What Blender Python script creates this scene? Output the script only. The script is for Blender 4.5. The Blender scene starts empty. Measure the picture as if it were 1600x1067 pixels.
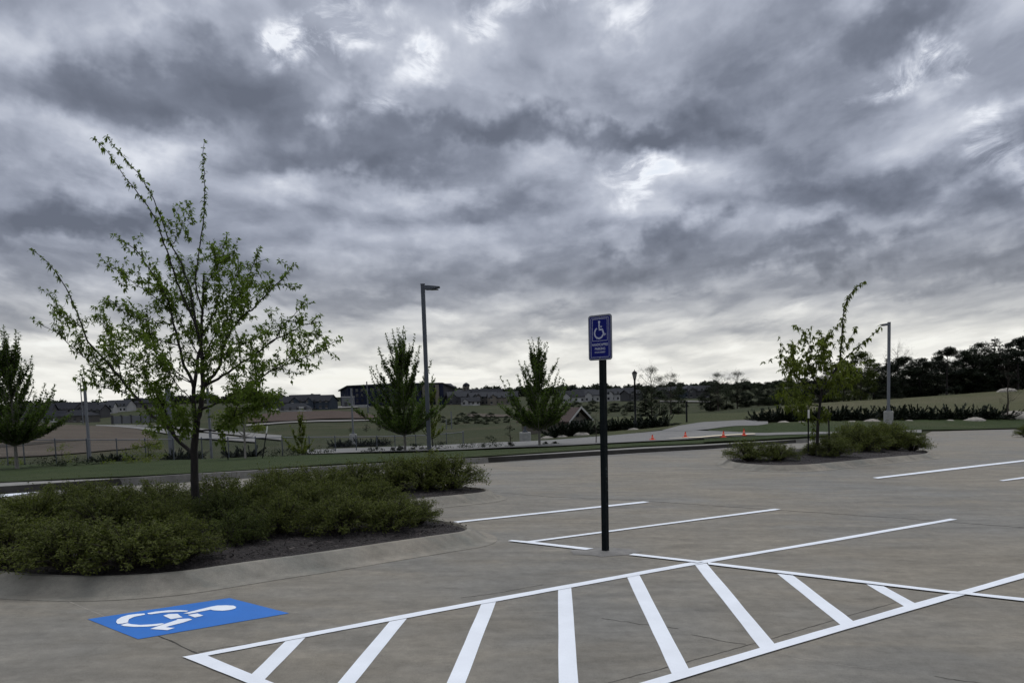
import bpy, math, random
import numpy as np
from mathutils import Vector, Matrix
from mathutils.geometry import tessellate_polygon

SC = bpy.context.scene
COL = SC.collection
rad = math.radians

# ------------------------------------------------------------------ camera
# the photograph is the upper part of a wider frame: its optical centre lies below the middle of the picture
FOC, PITCH, ROLL, CAMH, PPY = 1200.0, rad(-4.6), rad(1.8), 1.6, 714.0
F_ = Vector((0, math.cos(PITCH), math.sin(PITCH)))
R0 = Vector((1, 0, 0)); U0 = Vector((0, -math.sin(PITCH), math.cos(PITCH)))
R_ = R0 * math.cos(ROLL) - U0 * math.sin(ROLL)
U_ = U0 * math.cos(ROLL) + R0 * math.sin(ROLL)
CAM = Vector((0, 0, CAMH))
cd = bpy.data.cameras.new('camera'); cam = bpy.data.objects.new('camera', cd); COL.objects.link(cam)
cd.sensor_width = 36; cd.lens = 36 * FOC / 1600; cd.shift_y = (PPY - 533.5) / 1600; cd.clip_end = 12000; cd.clip_start = 0.05
cam.matrix_world = Matrix(((R_.x, U_.x, -F_.x, 0), (R_.y, U_.y, -F_.y, 0), (R_.z, U_.z, -F_.z, CAMH), (0, 0, 0, 1)))
SC.camera = cam
def ray(px, py): return F_ + R_ * ((px - 800) / FOC) + U_ * ((PPY - py) / FOC)

# ------------------------------------------------------------------ light
SUN_EL, SUN_AZ = rad(62), rad(8)          # azimuth measured from +Y towards +X
EXPOSURE = 0.0
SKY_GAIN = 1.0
SC.view_settings.view_transform = 'Standard'; SC.view_settings.look = 'None'
SC.view_settings.gamma = 1; SC.view_settings.use_curve_mapping = False
SC.view_settings.exposure = EXPOSURE
cy = SC.cycles; cy.max_bounces = 4; cy.diffuse_bounces = 3; cy.glossy_bounces = 2; cy.transmission_bounces = 2; cy.transparent_max_bounces = 4
cy.use_adaptive_sampling = True; cy.adaptive_threshold = 0.015; cy.caustics_reflective = False; cy.caustics_refractive = False
sd = bpy.data.lights.new('sun', 'SUN'); sun = bpy.data.objects.new('sun', sd); COL.objects.link(sun)
sd.energy = 1.0; sd.angle = rad(40); sd.color = (1.0, 0.975, 0.94)
sv = Vector((math.sin(SUN_AZ) * math.cos(SUN_EL), math.cos(SUN_AZ) * math.cos(SUN_EL), math.sin(SUN_EL)))
sun.rotation_euler = (-sv).to_track_quat('-Z', 'Y').to_euler()

world = bpy.data.worlds.new("World"); SC.world = world; world.use_nodes = True

class NT:
    """small helper for writing node graphs"""
    def __init__(s, tree): s.t = tree; s.n = tree.nodes; s.l = tree.links
    def new(s, typ, **kw):
        n = s.n.new(typ)
        for k, v in kw.items(): setattr(n, k, v)
        return n
    def put(s, sock, v):
        if hasattr(v, 'is_output') or hasattr(v, 'links'): s.l.new(v, sock)
        else:
            if isinstance(v, (tuple, list, Vector)) and len(v) == 3 and sock.type == 'RGBA': v = (*v, 1)
            sock.default_value = v
    def math(s, op, a, b=0.0, c=None, clamp=False):
        n = s.new('ShaderNodeMath', operation=op); n.use_clamp = clamp
        s.put(n.inputs[0], a); s.put(n.inputs[1], b)
        if c is not None: s.put(n.inputs[2], c)
        return n.outputs[0]
    def vmath(s, op, a, b=(0, 0, 0), out=0):
        n = s.new('ShaderNodeVectorMath', operation=op); s.put(n.inputs[0], a); s.put(n.inputs[1], b)
        return n.outputs[out]
    flat = False
    def noise(s, vec, scale, detail=5, rough=0.55, dist=0.0, out='Fac'):
        n = s.new('ShaderNodeTexNoise', noise_dimensions='2D' if s.flat else '3D'); s.put(n.inputs['Vector'], vec); n.inputs['Scale'].default_value = scale
        n.inputs['Detail'].default_value = detail; n.inputs['Roughness'].default_value = rough; n.inputs['Distortion'].default_value = dist
        return n.outputs[out]
    def ramp(s, fac, stops, interp='LINEAR'):
        n = s.new('ShaderNodeValToRGB'); s.put(n.inputs[0], fac); cr = n.color_ramp; cr.interpolation = interp
        while len(cr.elements) > 1: cr.elements.remove(cr.elements[-1])
        cr.elements[0].position = stops[0][0]; cr.elements[0].color = (*stops[0][1], 1)
        for p, c in stops[1:]: e = cr.elements.new(p); e.color = (*c, 1)
        return n.outputs[0]
    def mix(s, fac, a, b, mode='MIX'):
        n = s.new('ShaderNodeMix', data_type='RGBA', blend_type=mode)
        s.put(n.inputs[0], fac); s.put(n.inputs[6], a); s.put(n.inputs[7], b)
        return n.outputs[2]
    def mrange(s, v, a, b, c=0.0, d=1.0, smooth=False):
        n = s.new('ShaderNodeMapRange'); n.interpolation_type = 'SMOOTHSTEP' if smooth else 'LINEAR'
        for i, x in enumerate((v, a, b, c, d)): s.put(n.inputs[i], x)
        return n.outputs[0]

def build_world():
    w = NT(world.node_tree); w.n.clear(); w.flat = True
    out = w.new('ShaderNodeOutputWorld'); bg = w.new('ShaderNodeBackground'); w.l.new(bg.outputs[0], out.inputs[0])
    sky = w.new('ShaderNodeTexSky', sky_type='NISHITA'); sky.sun_disc = False
    sky.sun_elevation = SUN_EL; sky.sun_rotation = SUN_AZ
    d = w.new('ShaderNodeTexCoord').outputs['Generated']
    d = w.vmath('NORMALIZE', d)
    sp = w.new('ShaderNodeSeparateXYZ'); w.l.new(d, sp.inputs[0]); X, Y, Z = sp.outputs
    # cloud deck seen in perspective: cells shrink and flatten towards the horizon
    A = w.math('ARCTAN2', X, Y); E = w.math('ARCSINE', w.math('MAXIMUM', Z, 0.0))
    def deck(dE):
        e = w.math('ADD', E, 0.085 + dE)
        c_ = w.new('ShaderNodeCombineXYZ'); w.put(c_.inputs[0], w.math('MULTIPLY', w.math('DIVIDE', A, w.math('POWER', w.math('ADD', E, 0.085), 0.42)), 1.30)); w.put(c_.inputs[1], w.math('MULTIPLY', w.math('LOGARITHM', e, math.e), 1.30)); c_.inputs[2].default_value = 5.2
        return c_.outputs[0]
    q = deck(0.0)
    warp = w.vmath('SUBTRACT', w.noise(q, 2.2, 3, 0.5, 0, 'Color'), (0.5, 0.5, 0.5))
    warp2 = w.vmath('SUBTRACT', w.noise(q, 7.0, 4, 0.6, 0, 'Color'), (0.5, 0.5, 0.5))
    def body(v_):
        v_ = w.vmath('ADD', v_, w.vmath('MULTIPLY', warp, (0.30, 0.22, 0.0)))
        vo = w.new('ShaderNodeTexVoronoi', feature='SMOOTH_F1', voronoi_dimensions='2D'); w.put(vo.inputs['Vector'], w.vmath('ADD', v_, w.vmath('MULTIPLY', warp2, (0.20, 0.20, 0)))); vo.inputs['Scale'].default_value = 3.0; vo.inputs['Smoothness'].default_value = 0.55
        vo.inputs['Detail'].default_value = 1.0; vo.inputs['Roughness'].default_value = 0.45
        pf = w.math('SUBTRACT', 0.86, vo.outputs['Distance'])
        nn = w.math('ADD', w.math('MULTIPLY', w.noise(v_, 2.1, 3, 0.45, 0.0), 0.50), w.math('MULTIPLY', w.noise(v_, 5.2, 5, 0.5, 0.0), 0.24))
        return w.math('ADD', nn, w.math('MULTIPLY', pf, 0.40))
    q2 = w.vmath('ADD', q, w.vmath('MULTIPLY', warp, (0.3, 0.22, 0)))
    b0 = body(q); up_ = w.vmath('ADD', q, (0, 0.085, 0)); b1 = body(up_)
    relief = w.math('SUBTRACT', b1, b0)
    big = w.noise(w.vmath('ADD', q2, (7.3, 2.1, 0)), 1.0, 3, 0.45)
    puff = w.noise(q2, 11.0, 6, 0.6, 0.2)
    t = w.math('ADD', w.math('MULTIPLY', w.math('SUBTRACT', big, 0.5), 0.45), w.math('MULTIPLY', w.math('SUBTRACT', b0, 0.5), 0.6))
    t = w.math('ADD', t, w.math('MULTIPLY', relief, 1.6))
    t = w.math('ADD', t, w.math('MULTIPLY', w.math('SUBTRACT', puff, 0.5), 0.17))
    brk = w.mrange(w.noise(q2, 7.5, 6, 0.66, 0.3), 0.38, 0.62, 0.0, 1.6)
    t = w.math('MULTIPLY', t, 0.80)
    # large breaks and banks of the cloud deck, given by direction
    az = w.math('DIVIDE', X, w.math('MAXIMUM', w.math('ABSOLUTE', Y), 0.02))
    el = w.math('DIVIDE', Z, w.math('MAXIMUM', w.math('ABSOLUTE', Y), 0.02))
    cc = w.new('ShaderNodeCombineXYZ'); w.put(cc.inputs[0], az); w.put(cc.inputs[1], el)
    wn = w.noise(cc.outputs[0], 5.0, 5, 0.6, 0, 'Color')
    wn2 = w.noise(cc.outputs[0], 16.0, 4, 0.6, 0, 'Color')
    p = w.vmath('ADD', cc.outputs[0], w.vmath('MULTIPLY', w.vmath('SUBTRACT', wn, (.5, .5, .5)), (0.26, 0.17, 0)))
    p = w.vmath('ADD', p, w.vmath('MULTIPLY', w.vmath('SUBTRACT', wn2, (.5, .5, .5)), (0.07, 0.06, 0)))
    blobs = [
        (480, 42, 95, 48, .50), (650, 58, 62, 62, .52), (600, 120, 80, 40, .22), (588, 168, 70, 32, .34), (805, 12, 60, 34, .36), (945, 30, 75, 40, .34),
        (1000, 268, 105, 42, .52), (1455, 78, 75, 44, .50), (1405, 130, 95, 32, .44), (1598, 230, 60, 90, .34), (1500, 190, 130, 70, .16),
        (250, 240, 130, 60, .22), (80, 215, 110, 55, .16), (70, 60, 110, 60, .16), (250, 30, 90, 40, .14), (560, 300, 190, 40, .16), (1070, 320, 190, 60, .17),
        (720, 90, 130, 70, .14), (1250, 190, 110, 40, .12), (1480, 250, 150, 40, .12), (560, 400, 150, 40, .08), (80, 460, 180, 40, .10),
        (350, 130, 210, 90, -.26), (90, 352, 250, 36, -.30), (850, 205, 330, 34, -.34), (560, 262, 150, 44, -.26), (1180, 100, 110, 100, -.22),
        (1130, 195, 210, 50, -.26), (1010, 390, 170, 34, -.26), (1330, 335, 250, 40, -.22), (1280, 412, 250, 22, -.22), (800, 330, 170, 40, -.12),
        (100, 140, 130, 60, -.14), (1560, 345, 120, 50, -.16), (60, 300, 170, 40, -.10), (780, 440, 260, 30, -.12), (1350, 20, 150, 50, -.22), (1300, 260, 120, 30, -.10),
        (350, 440, 250, 35, -.10), (1500, 430, 160, 25, -.14),
    ]
    acc = t
    for (bx, by, rx, ry, a) in blobs:
        r = ray(bx, by); c = (r.x / r.y, r.z / r.y, 0)
        sc_ = (FOC / rx / 1.25, FOC / ry / 1.25, 0)
        dl = w.vmath('LENGTH', w.vmath('MULTIPLY', w.vmath('SUBTRACT', p, c), sc_), out=1)
        g = w.mrange(dl, 0.0, 1.0, a, 0.0, True)
        if a > .3: g = w.math('MULTIPLY', g, w.math('MULTIPLY', brk, .78))
        acc = w.math('ADD', acc, g)
    # thinner cloud towards the horizon; overhead, out of view, brightened to light the ground
    low = w.mrange(Z, 0.01, 0.135, 0.50, 0.0, True)
    high = w.mrange(Z, 0.55, 0.95, 0.0, 0.75, True)
    mid_ = w.math('MULTIPLY', w.mrange(Z, 0.07, 0.16, 0.0, 1.0, True), w.mrange(Z, 0.20, 0.36, -0.07, 0.0, True))
    acc = w.math('ADD', w.math('ADD', w.math('ADD', acc, mid_), low), high)
    v = w.math('ADD', acc, 0.445)
    colr = w.ramp(v, [(0.0, (.138, .157, .205)), (0.2, (.198, .222, .284)), (0.36, (.295, .325, .402)), (0.54, (.42, .455, .545)), (0.72, (.58, .615, .70)), (0.9, (.80, .83, .90)), (1.0, (.93, .955, 1.0))])
    warm = w.ramp(v, [(0.0, (.20, .212, .235)), (0.3, (.32, .332, .355)), (0.55, (.54, .545, .54)), (0.8, (.78, .775, .735)), (1.0, (.95, .945, .90))])
    wf = w.mrange(Z, 0.03, 0.22, 1.0, 0.0, True)
    cloud = w.mix(wf, colr, warm)
    zen = w.mrange(Z, 0.60, 0.95, 1.0, 1.3, True)  # unseen zenith raised further, added light for the ground
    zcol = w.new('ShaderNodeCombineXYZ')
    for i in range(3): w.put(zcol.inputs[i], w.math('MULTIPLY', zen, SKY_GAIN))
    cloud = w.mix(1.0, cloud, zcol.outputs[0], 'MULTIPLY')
    # a little clear sky behind the thinnest places
    skyc = w.mix(1.0, sky.outputs[0], (0.10, 0.10, 0.10), 'MULTIPLY')
    thin = w.mrange(v, 0.8, 1.3, 0.0, 0.25, True)
    full = w.mix(thin, cloud, skyc)
    grd = w.mrange(Z, -0.02, 0.0, 1.0, 0.0)
    full = w.mix(grd, full, (.06, .065, .06))
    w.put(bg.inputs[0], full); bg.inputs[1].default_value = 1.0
build_world()
world.cycles.sampling_method = 'MANUAL'; world.cycles.sample_map_resolution = 512
cy.adaptive_min_samples = 8

# ------------------------------------------------------------------ mesh helpers
rng = random.Random(11)
class MB:
    def __init__(s): s.v = []; s.f = []; s.c = []; s.m = []
    def face(s, pts, var=0.5, mat=0):
        i = len(s.v); s.v.extend(tuple(p) for p in pts); s.f.append(tuple(range(i, i + len(pts)))); s.c.append(var); s.m.append(mat)
    def box(s, lo, hi, mat=0, var=0.5, M=None):
        x0, y0, z0 = lo; x1, y1, z1 = hi
        c = [Vector(p) for p in ((x0, y0, z0), (x1, y0, z0), (x1, y1, z0), (x0, y1, z0), (x0, y0, z1), (x1, y0, z1), (x1, y1, z1), (x0, y1, z1))]
        if M is not None: c = [M @ p for p in c]
        i = len(s.v); s.v.extend(tuple(p) for p in c)
        for f in ((0, 3, 2, 1), (4, 5, 6, 7), (0, 1, 5, 4), (1, 2, 6, 5), (2, 3, 7, 6), (3, 0, 4, 7)):
            s.f.append(tuple(i + k for k in f)); s.c.append(var); s.m.append(mat)
    def tube(s, pts, rs, n=6, mat=0, var=0.5, cap=True):
        pts = [Vector(p) for p in pts]
        if not hasattr(rs, '__len__'): rs = [rs] * len(pts)
        base = len(s.v); up = Vector((0.31, 0.17, 0.93))
        for k, p in enumerate(pts):
            d = (pts[min(k + 1, len(pts) - 1)] - pts[max(k - 1, 0)])
            d = d.normalized() if d.length > 1e-9 else Vector((0, 0, 1))
            a = d.cross(up)
            if a.length < 0.05: a = d.cross(Vector((1, 0, 0)))
            a.normalize(); b = d.cross(a)
            for j in range(n):
                th = 2 * math.pi * j / n
                s.v.append(tuple(p + (a * math.cos(th) + b * math.sin(th)) * rs[k]))
        for k in range(len(pts) - 1):
            for j in range(n):
                j2 = (j + 1) % n
                s.f.append((base + k * n + j, base + k * n + j2, base + (k + 1) * n + j2, base + (k + 1) * n + j)); s.c.append(var); s.m.append(mat)
        if cap:
            s.f.append(tuple(base + j for j in range(n))); s.c.append(var); s.m.append(mat)
            e = base + (len(pts) - 1) * n
            s.f.append(tuple(e + n - 1 - j for j in range(n))); s.c.append(var); s.m.append(mat)
    def prism(s, poly, z0, z1, M=None, mat=0, var=0.5):
        """poly (x,y) extruded z0..z1"""
        P = [Vector((x, y, 0)) for x, y in poly]
        T = tessellate_polygon([P]); M = M or Matrix.Identity(4)
        lo = [M @ Vector((p.x, p.y, z0)) for p in P]; hi = [M @ Vector((p.x, p.y, z1)) for p in P]
        for t in T: s.face([hi[k] for k in t], var, mat); s.face([lo[k] for k in reversed(t)], var, mat)
        for k in range(len(P)):
            k2 = (k + 1) % len(P); s.face([lo[k], lo[k2], hi[k2], hi[k]], var, mat)
    def build(s, name, mats, parent=None, smooth=False):
        me = bpy.data.meshes.new(name); me.from_pydata(s.v, [], s.f)
        if not isinstance(mats, (list, tuple)): mats = [mats]
        for m in mats: me.materials.append(m)
        me.polygons.foreach_set('material_index', s.m)
        at = me.attributes.new('v', 'FLOAT', 'FACE'); at.data.foreach_set('value', s.c)
        if smooth: me.polygons.foreach_set('use_smooth', [True] * len(s.f))
        me.update()
        o = bpy.data.objects.new(name, me); COL.objects.link(o)
        if parent is not None: o.parent = parent
        return o

def tag(o, label=None, cat=None, group=None, kind=None):
    if label: o['label'] = label
    if cat: o['category'] = cat
    if group: o['group'] = group
    if kind: o['kind'] = kind
    return o
def empty(name, loc=(0, 0, 0), rz=0, **kw):
    o = bpy.data.objects.new(name, None); COL.objects.link(o); o.location = loc; o.rotation_euler = (0, 0, rz); o.empty_display_size = 0.1
    return tag(o, **kw)
def copy_tree(o, parent=None):
    c = o.copy(); COL.objects.link(c); c.parent = parent
    for ch in list(CHILD.get(o.name, [])):
        k = copy_tree(ch, c)
    return c
CHILD = {}
def reg(root, *kids): CHILD[root.name] = list(kids); return root
def clone(root, loc, rz=0, s=1.0, **kw):
    c = root.copy(); COL.objects.link(c); c.location = loc; c.rotation_euler = (0, 0, rz)
    c.scale = (s, s, s) if not hasattr(s, '__len__') else s
    for k in CHILD[root.name]:
        d = k.copy(); COL.objects.link(d); d.parent = c
    return tag(c, **kw)

# ------------------------------------------------------------------ materials
def material(name, fn):
    m = bpy.data.materials.new(name); m.use_nodes = True
    t = NT(m.node_tree); b = t.n['Principled BSDF']; fn(t, b); return m
def wpos(t): return t.new('ShaderNodeNewGeometry').outputs['Position']
def opos(t): return t.new('ShaderNodeTexCoord').outputs['Object']
def plain(name, col, rough=0.6, var=0.12, scale=8, metal=0.0, obj=True):
    def f(t, b):
        n = t.noise(opos(t) if obj else wpos(t), scale, 4, 0.6)
        k = t.mrange(n, 0.3, 0.7, 1 - var, 1 + var)
        t.put(b.inputs['Base Color'], t.mix(1.0, col, t.mix(0.0, k, k), 'MULTIPLY') if False else t.vmath('MULTIPLY', col, comb(t, k)))
        b.inputs['Roughness'].default_value = rough; b.inputs['Metallic'].default_value = metal; b.inputs['Specular IOR Level'].default_value = 0.15 if rough > .35 else .5
    return material(name, f)
def comb(t, k):
    c = t.new('ShaderNodeCombineXYZ')
    for i in range(3): t.put(c.inputs[i], k)
    return c.outputs[0]
def leafmat(name, dark, light, trans=0.3, rough=0.75):
    m = bpy.data.materials.new(name); m.use_nodes = True; t = NT(m.node_tree); t.n.clear()
    out = t.new('ShaderNodeOutputMaterial')
    a = t.new('ShaderNodeAttribute', attribute_name='v').outputs['Fac']
    n = t.noise(wpos(t), 1.7, 3, 0.6)
    k = t.math('ADD', t.math('MULTIPLY', a, 0.65), t.math('MULTIPLY', n, 0.45), clamp=True)
    c = t.mix(k, dark, light)
    p = t.new('ShaderNodeBsdfPrincipled'); t.put(p.inputs['Base Color'], c); p.inputs['Roughness'].default_value = rough
    p.inputs['Specular IOR Level'].default_value = 0.25
    tr = t.new('ShaderNodeBsdfTranslucent'); t.put(tr.inputs[0], t.mix(1.0, c, (1.0, 1.15, 0.55), 'MULTIPLY'))
    mx = t.new('ShaderNodeMixShader'); mx.inputs[0].default_value = trans
    t.l.new(p.outputs[0], mx.inputs[1]); t.l.new(tr.outputs[0], mx.inputs[2]); t.l.new(mx.outputs[0], out.inputs[0])
    return m
M = {}
def strk(t, P):
    mp = t.new('ShaderNodeMapping'); t.put(mp.inputs[0], P); mp.inputs['Rotation'].default_value = (0, 0, rad(-4)); mp.inputs['Scale'].default_value = (0.9, 3.2, 1); return mp.outputs[0]
def concrete(name, cA, cB, cC, stain=1.0):
    def f(t, b):
        P = wpos(t)
        # stretch stains a little along the stall direction as traffic does
        mp = t.new('ShaderNodeMapping'); t.put(mp.inputs[0], P); mp.inputs['Rotation'].default_value = (0, 0, rad(-29)); mp.inputs['Scale'].default_value = (0.55, 1.3, 1)
        Q = mp.outputs[0]
        n1 = t.noise(P, 0.22, 5, 0.6, 0.3); n2 = t.noise(Q, 1.1, 7, 0.65, 0.5); n3 = t.noise(P, 9, 6, 0.7); n4 = t.noise(P, 160, 3, 0.6)
        n6 = t.noise(strk(t, P), 1.0, 7, 0.68, 0.4)
        n5 = t.noise(t.vmath('ADD', Q, (13, 7, 0)), 2.6, 8, 0.68, 0.9)
        c = t.mix(t.mrange(n1, 0.36, 0.64, 0, 1, True), cA, cB)
        c = t.mix(t.mrange(n2, 0.46, 0.74, 0, 0.75 * stain, True), c, cC)
        c = t.vmath('MULTIPLY', c, comb(t, t.mrange(n6, 0.3, 0.7, 0.76, 1.22)))
        # dark oil and tyre scuffs, small and irregular
        c = t.mix(t.mrange(n5, 0.60, 0.78, 0, 0.38 * stain, True), c, (0.062, 0.055, 0.048))
        br = t.math('ADD', t.math('MULTIPLY', t.math('SUBTRACT', n3, 0.5), 0.85), t.math('MULTIPLY', t.math('SUBTRACT', n4, 0.5), 1.0))
        c = t.vmath('MULTIPLY', c, comb(t, t.math('ADD', br, 1.0)))
        t.put(b.inputs['Base Color'], c)
        t.put(b.inputs['Roughness'], t.mrange(n2, 0.3, 0.7, 0.78, 0.92)); b.inputs['Specular IOR Level'].default_value = 0.3
        bp = t.new('ShaderNodeBump'); bp.inputs['Strength'].default_value = 0.25; bp.inputs['Distance'].default_value = 0.004
        t.put(bp.inputs['Height'], t.math('ADD', n4, n3)); t.l.new(bp.outputs[0], b.inputs['Normal'])
    return material(name, f)
M['lot'] = concrete('lot_concrete', (.192, .174, .142), (.165, .161, .147), (.224, .201, .162))
M['curb'] = concrete('curb_concrete', (.190, .183, .160), (.225, .203, .167), (.128, .140, .130), 1.1)
M['walk'] = concrete('walk_concrete', (.21, .205, .19), (.185, .18, .17), (.24, .23, .21), 0.4)
M['road'] = concrete('road_concrete', (.165, .162, .155), (.15, .15, .146), (.19, .187, .178), 0.4)
M['path'] = concrete('path_concrete', (.16, .155, .142), (.145, .14, .13), (.185, .175, .16), 0.3)
def paint(name, col, wear=0.5):
    def f(t, b):
        P = wpos(t); n = t.noise(P, 35, 6, 0.7); n2 = t.noise(P, 3, 4, 0.6); n3 = t.noise(P, 170, 2, 0.5)
        k = t.math('MULTIPLY', t.mrange(n2, 0.3, 0.7, 0.93, 1.05), t.mrange(n3, 0.3, 0.7, 0.95, 1.04))
        c = t.vmath('MULTIPLY', col, comb(t, k))
        c = t.mix(t.mrange(n, 0.70, 0.76, 0, wear), c, (.14, .13, .12))
        t.put(b.inputs['Base Color'], c); b.inputs['Roughness'].default_value = 0.6
        bp = t.new('ShaderNodeBump'); bp.inputs['Strength'].default_value = 0.3; bp.inputs['Distance'].default_value = 0.003
        t.put(bp.inputs['Height'], n3); t.l.new(bp.outputs[0], b.inputs['Normal'])
    return material(name, f)
M['white'] = paint('white_paint', (.76, .80, .86)); M['blue'] = paint('blue_paint', (.004, .135, .50), 0.3)
M['joint'] = plain('joint_sealant', (.060, .056, .050), 0.9, .4, 6, obj=False)
M['crack'] = plain('crack_fill', (.30, .28, .25), 0.9, .3, 6, obj=False)
def mulchf(t, b):
    P = wpos(t); v = t.new('ShaderNodeTexVoronoi'); t.put(v.inputs['Vector'], P); v.inputs['Scale'].default_value = 42
    n = t.noise(P, 6, 4, 0.6)
    c = t.ramp(t.math('ADD', t.math('MULTIPLY', v.outputs['Color'], 0.7), t.math('MULTIPLY', n, .3)), [(0, (.008, .006, .006)), (0.5, (.018, .014, .014)), (0.8, (.035, .027, .026)), (1, (.08, .066, .06))])
    t.put(b.inputs['Base Color'], c); b.inputs['Roughness'].default_value = 0.9
    bp = t.new('ShaderNodeBump'); bp.inputs['Strength'].default_value = 0.9; bp.inputs['Distance'].default_value = 0.03
    t.put(bp.inputs['Height'], v.outputs['Distance']); t.l.new(bp.outputs[0], b.inputs['Normal'])
M['mulch'] = material('bark_mulch', mulchf)
def grassf(lo, hi, dry):
    def f(t, b):
        P = wpos(t); n1 = t.noise(P, 0.06, 6, 0.62, 0.4); n2 = t.noise(P, 0.6, 6, 0.7); n3 = t.noise(P, 14, 4, 0.7)
        c = t.mix(t.mrange(n2, 0.3, 0.7), lo, hi); c = t.mix(t.mrange(n1, 0.45, 0.7, 0, 0.75, True), c, dry)
        c = t.vmath('MULTIPLY', c, comb(t, t.mrange(n3, 0.25, 0.75, 0.6, 1.4)))
        t.put(b.inputs['Base Color'], c); b.inputs['Roughness'].default_value = 0.95; b.inputs['Specular IOR Level'].default_value = 0.1
        bp = t.new('ShaderNodeBump'); bp.inputs['Strength'].default_value = 0.6; bp.inputs['Distance'].default_value = 0.05
        t.put(bp.inputs['Height'], n3); t.l.new(bp.outputs[0], b.inputs['Normal'])
    return f
M['field'] = material('field_grass', grassf((.024, .032, .014), (.040, .046, .021), (.062, .056, .034)))
M['lawn'] = material('lawn_grass', grassf((.024, .037, .013), (.039, .054, .020), (.052, .060, .028)))
M['mound'] = material('mound_grass', grassf((.062, .066, .034), (.090, .088, .048), (.105, .095, .060)))
def dirtf(a, b_):
    def f(t, b):
        P = wpos(t); n1 = t.noise(P, 0.12, 6, 0.6, 0.6); n2 = t.noise(P, 2.2, 6, 0.7)
        mp = t.new('ShaderNodeMapping'); t.put(mp.inputs[0], P); mp.inputs['Scale'].default_value = (0.08, 0.9, 1)
        n3 = t.noise(mp.outputs[0], 1.0, 5, 0.6)
        c = t.mix(t.mrange(t.math('ADD', t.math('MULTIPLY', n1, .5), t.math('MULTIPLY', n3, .5)), .38, .62), a, b_)
        c = t.vmath('MULTIPLY', c, comb(t, t.mrange(n2, 0.25, 0.75, 0.7, 1.3)))
        t.put(b.inputs['Base Color'], c); b.inputs['Roughness'].default_value = 0.95; b.inputs['Specular IOR Level'].default_value = 0.1
    return f
M['dirt'] = material('bare_dirt', dirtf((.060, .050, .040), (.094, .078, .062)))
M['dirt_red'] = material('clay_dirt', dirtf((.050, .036, .030), (.075, .055, .045)))
M['dirt_track'] = material('wet_dirt', dirtf((.030, .026, .022), (.045, .040, .032)))
def barkf(c0, c1):
    def f(t, b):
        mp = t.new('ShaderNodeMapping'); t.put(mp.inputs[0], wpos(t)); mp.inputs['Scale'].default_value = (1, 1, 0.25)
        n = t.noise(mp.outputs[0], 30, 6, 0.7); t.put(b.inputs['Base Color'], t.mix(t.mrange(n, .3, .7), c0, c1)); b.inputs['Roughness'].default_value = 0.9
        bp = t.new('ShaderNodeBump'); bp.inputs['Strength'].default_value = 0.6; bp.inputs['Distance'].default_value = 0.01
        t.put(bp.inputs['Height'], n); t.l.new(bp.outputs[0], b.inputs['Normal'])
    return f
M['bark'] = material('dark_bark', barkf((.006, .005, .005), (.024, .019, .017)))
M['bark_grey'] = material('grey_bark', barkf((.10, .095, .085), (.20, .19, .17)))
M['leaf_main'] = leafmat('locust_leaf', (.042, .074, .016), (.175, .235, .042), 0.5)
M['leaf_maple'] = leafmat('maple_leaf', (.028, .050, .014), (.115, .165, .040), 0.45)
M['leaf_yellow'] = leafmat('spring_leaf', (.055, .078, .016), (.165, .190, .038), 0.5)
M['leaf_shrub'] = leafmat('shrub_leaf', (.028, .038, .010), (.140, .158, .040), 0.35)
M['leaf_green'] = leafmat('fresh_leaf', (.022, .036, .009), (.095, .115, .026), 0.3)
M['leaf_dark'] = leafmat('wood_leaf', (.004, .007, .004), (.018, .028, .011), 0.15)
M['leaf_mid'] = leafmat('far_leaf', (.014, .022, .011), (.034, .046, .022), 0.2)
M['needle'] = leafmat('needle', (.005, .009, .006), (.018, .028, .014), 0.05)
M['twig'] = plain('twig_bark', (.045, .038, .032), 0.9, .3)
M['galv'] = plain('galvanised', (.15, .16, .18), 0.45, .1, 3, 0.3)
M['steel_dark'] = plain('dark_steel', (.085, .095, .112), 0.45, .12, 4, 0.2)
M['post'] = plain('painted_post', (.003, .006, .007), 0.8, .3, 10)
M['black'] = plain('black_metal', (.008, .009, .010), 0.5, .2)
M['chip'] = plain('chipped_paint', (.16, .19, .19), 0.7, .2)
M['sign_blue'] = plain('sign_blue', (.006, .010, .13), 0.8, .06, 4)
M['sign_white'] = plain('sign_white', (.40, .42, .52), 0.5, .05, 4)
M['sign_alu'] = plain('sign_aluminium', (.17, .18, .21), 0.45, .06, 4, 0.3)
M['block'] = plain('pole_base_concrete', (.30, .30, .29), 0.9, .15, 6)
M['orange'] = plain('cone_orange', (.72, .085, .05), 0.5, .08)
M['cone_w'] = plain('cone_band', (.75, .74, .72), 0.5, .08)
M['glass'] = plain('window_glass', (.015, .018, .024), 0.15, .1)
M['stakewhite'] = plain('stake_tip', (.65, .65, .62), 0.6, .1)
M['rock'] = plain('rock', (.28, .26, .23), 0.9, .3, 3)
def solid(name, c, r=.8): M[name] = plain(name, c, r, .12, .6); return M[name]
for nm, c in dict(wall_navy=(.012, .016, .036), wall_grey=(.060, .060, .064), wall_tan=(.15, .135, .115), wall_white=(.30, .30, .30), wall_stone=(.085, .08, .075), wall_blue=(.035, .045, .06),
                  roof_dark=(.012, .014, .020), roof_brown=(.060, .044, .040), roof_grey=(.026, .029, .036), wall_block=(.13, .135, .145), trim=(.42, .42, .41), teal=(.03, .12, .12)).items(): solid(nm, c)

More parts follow.
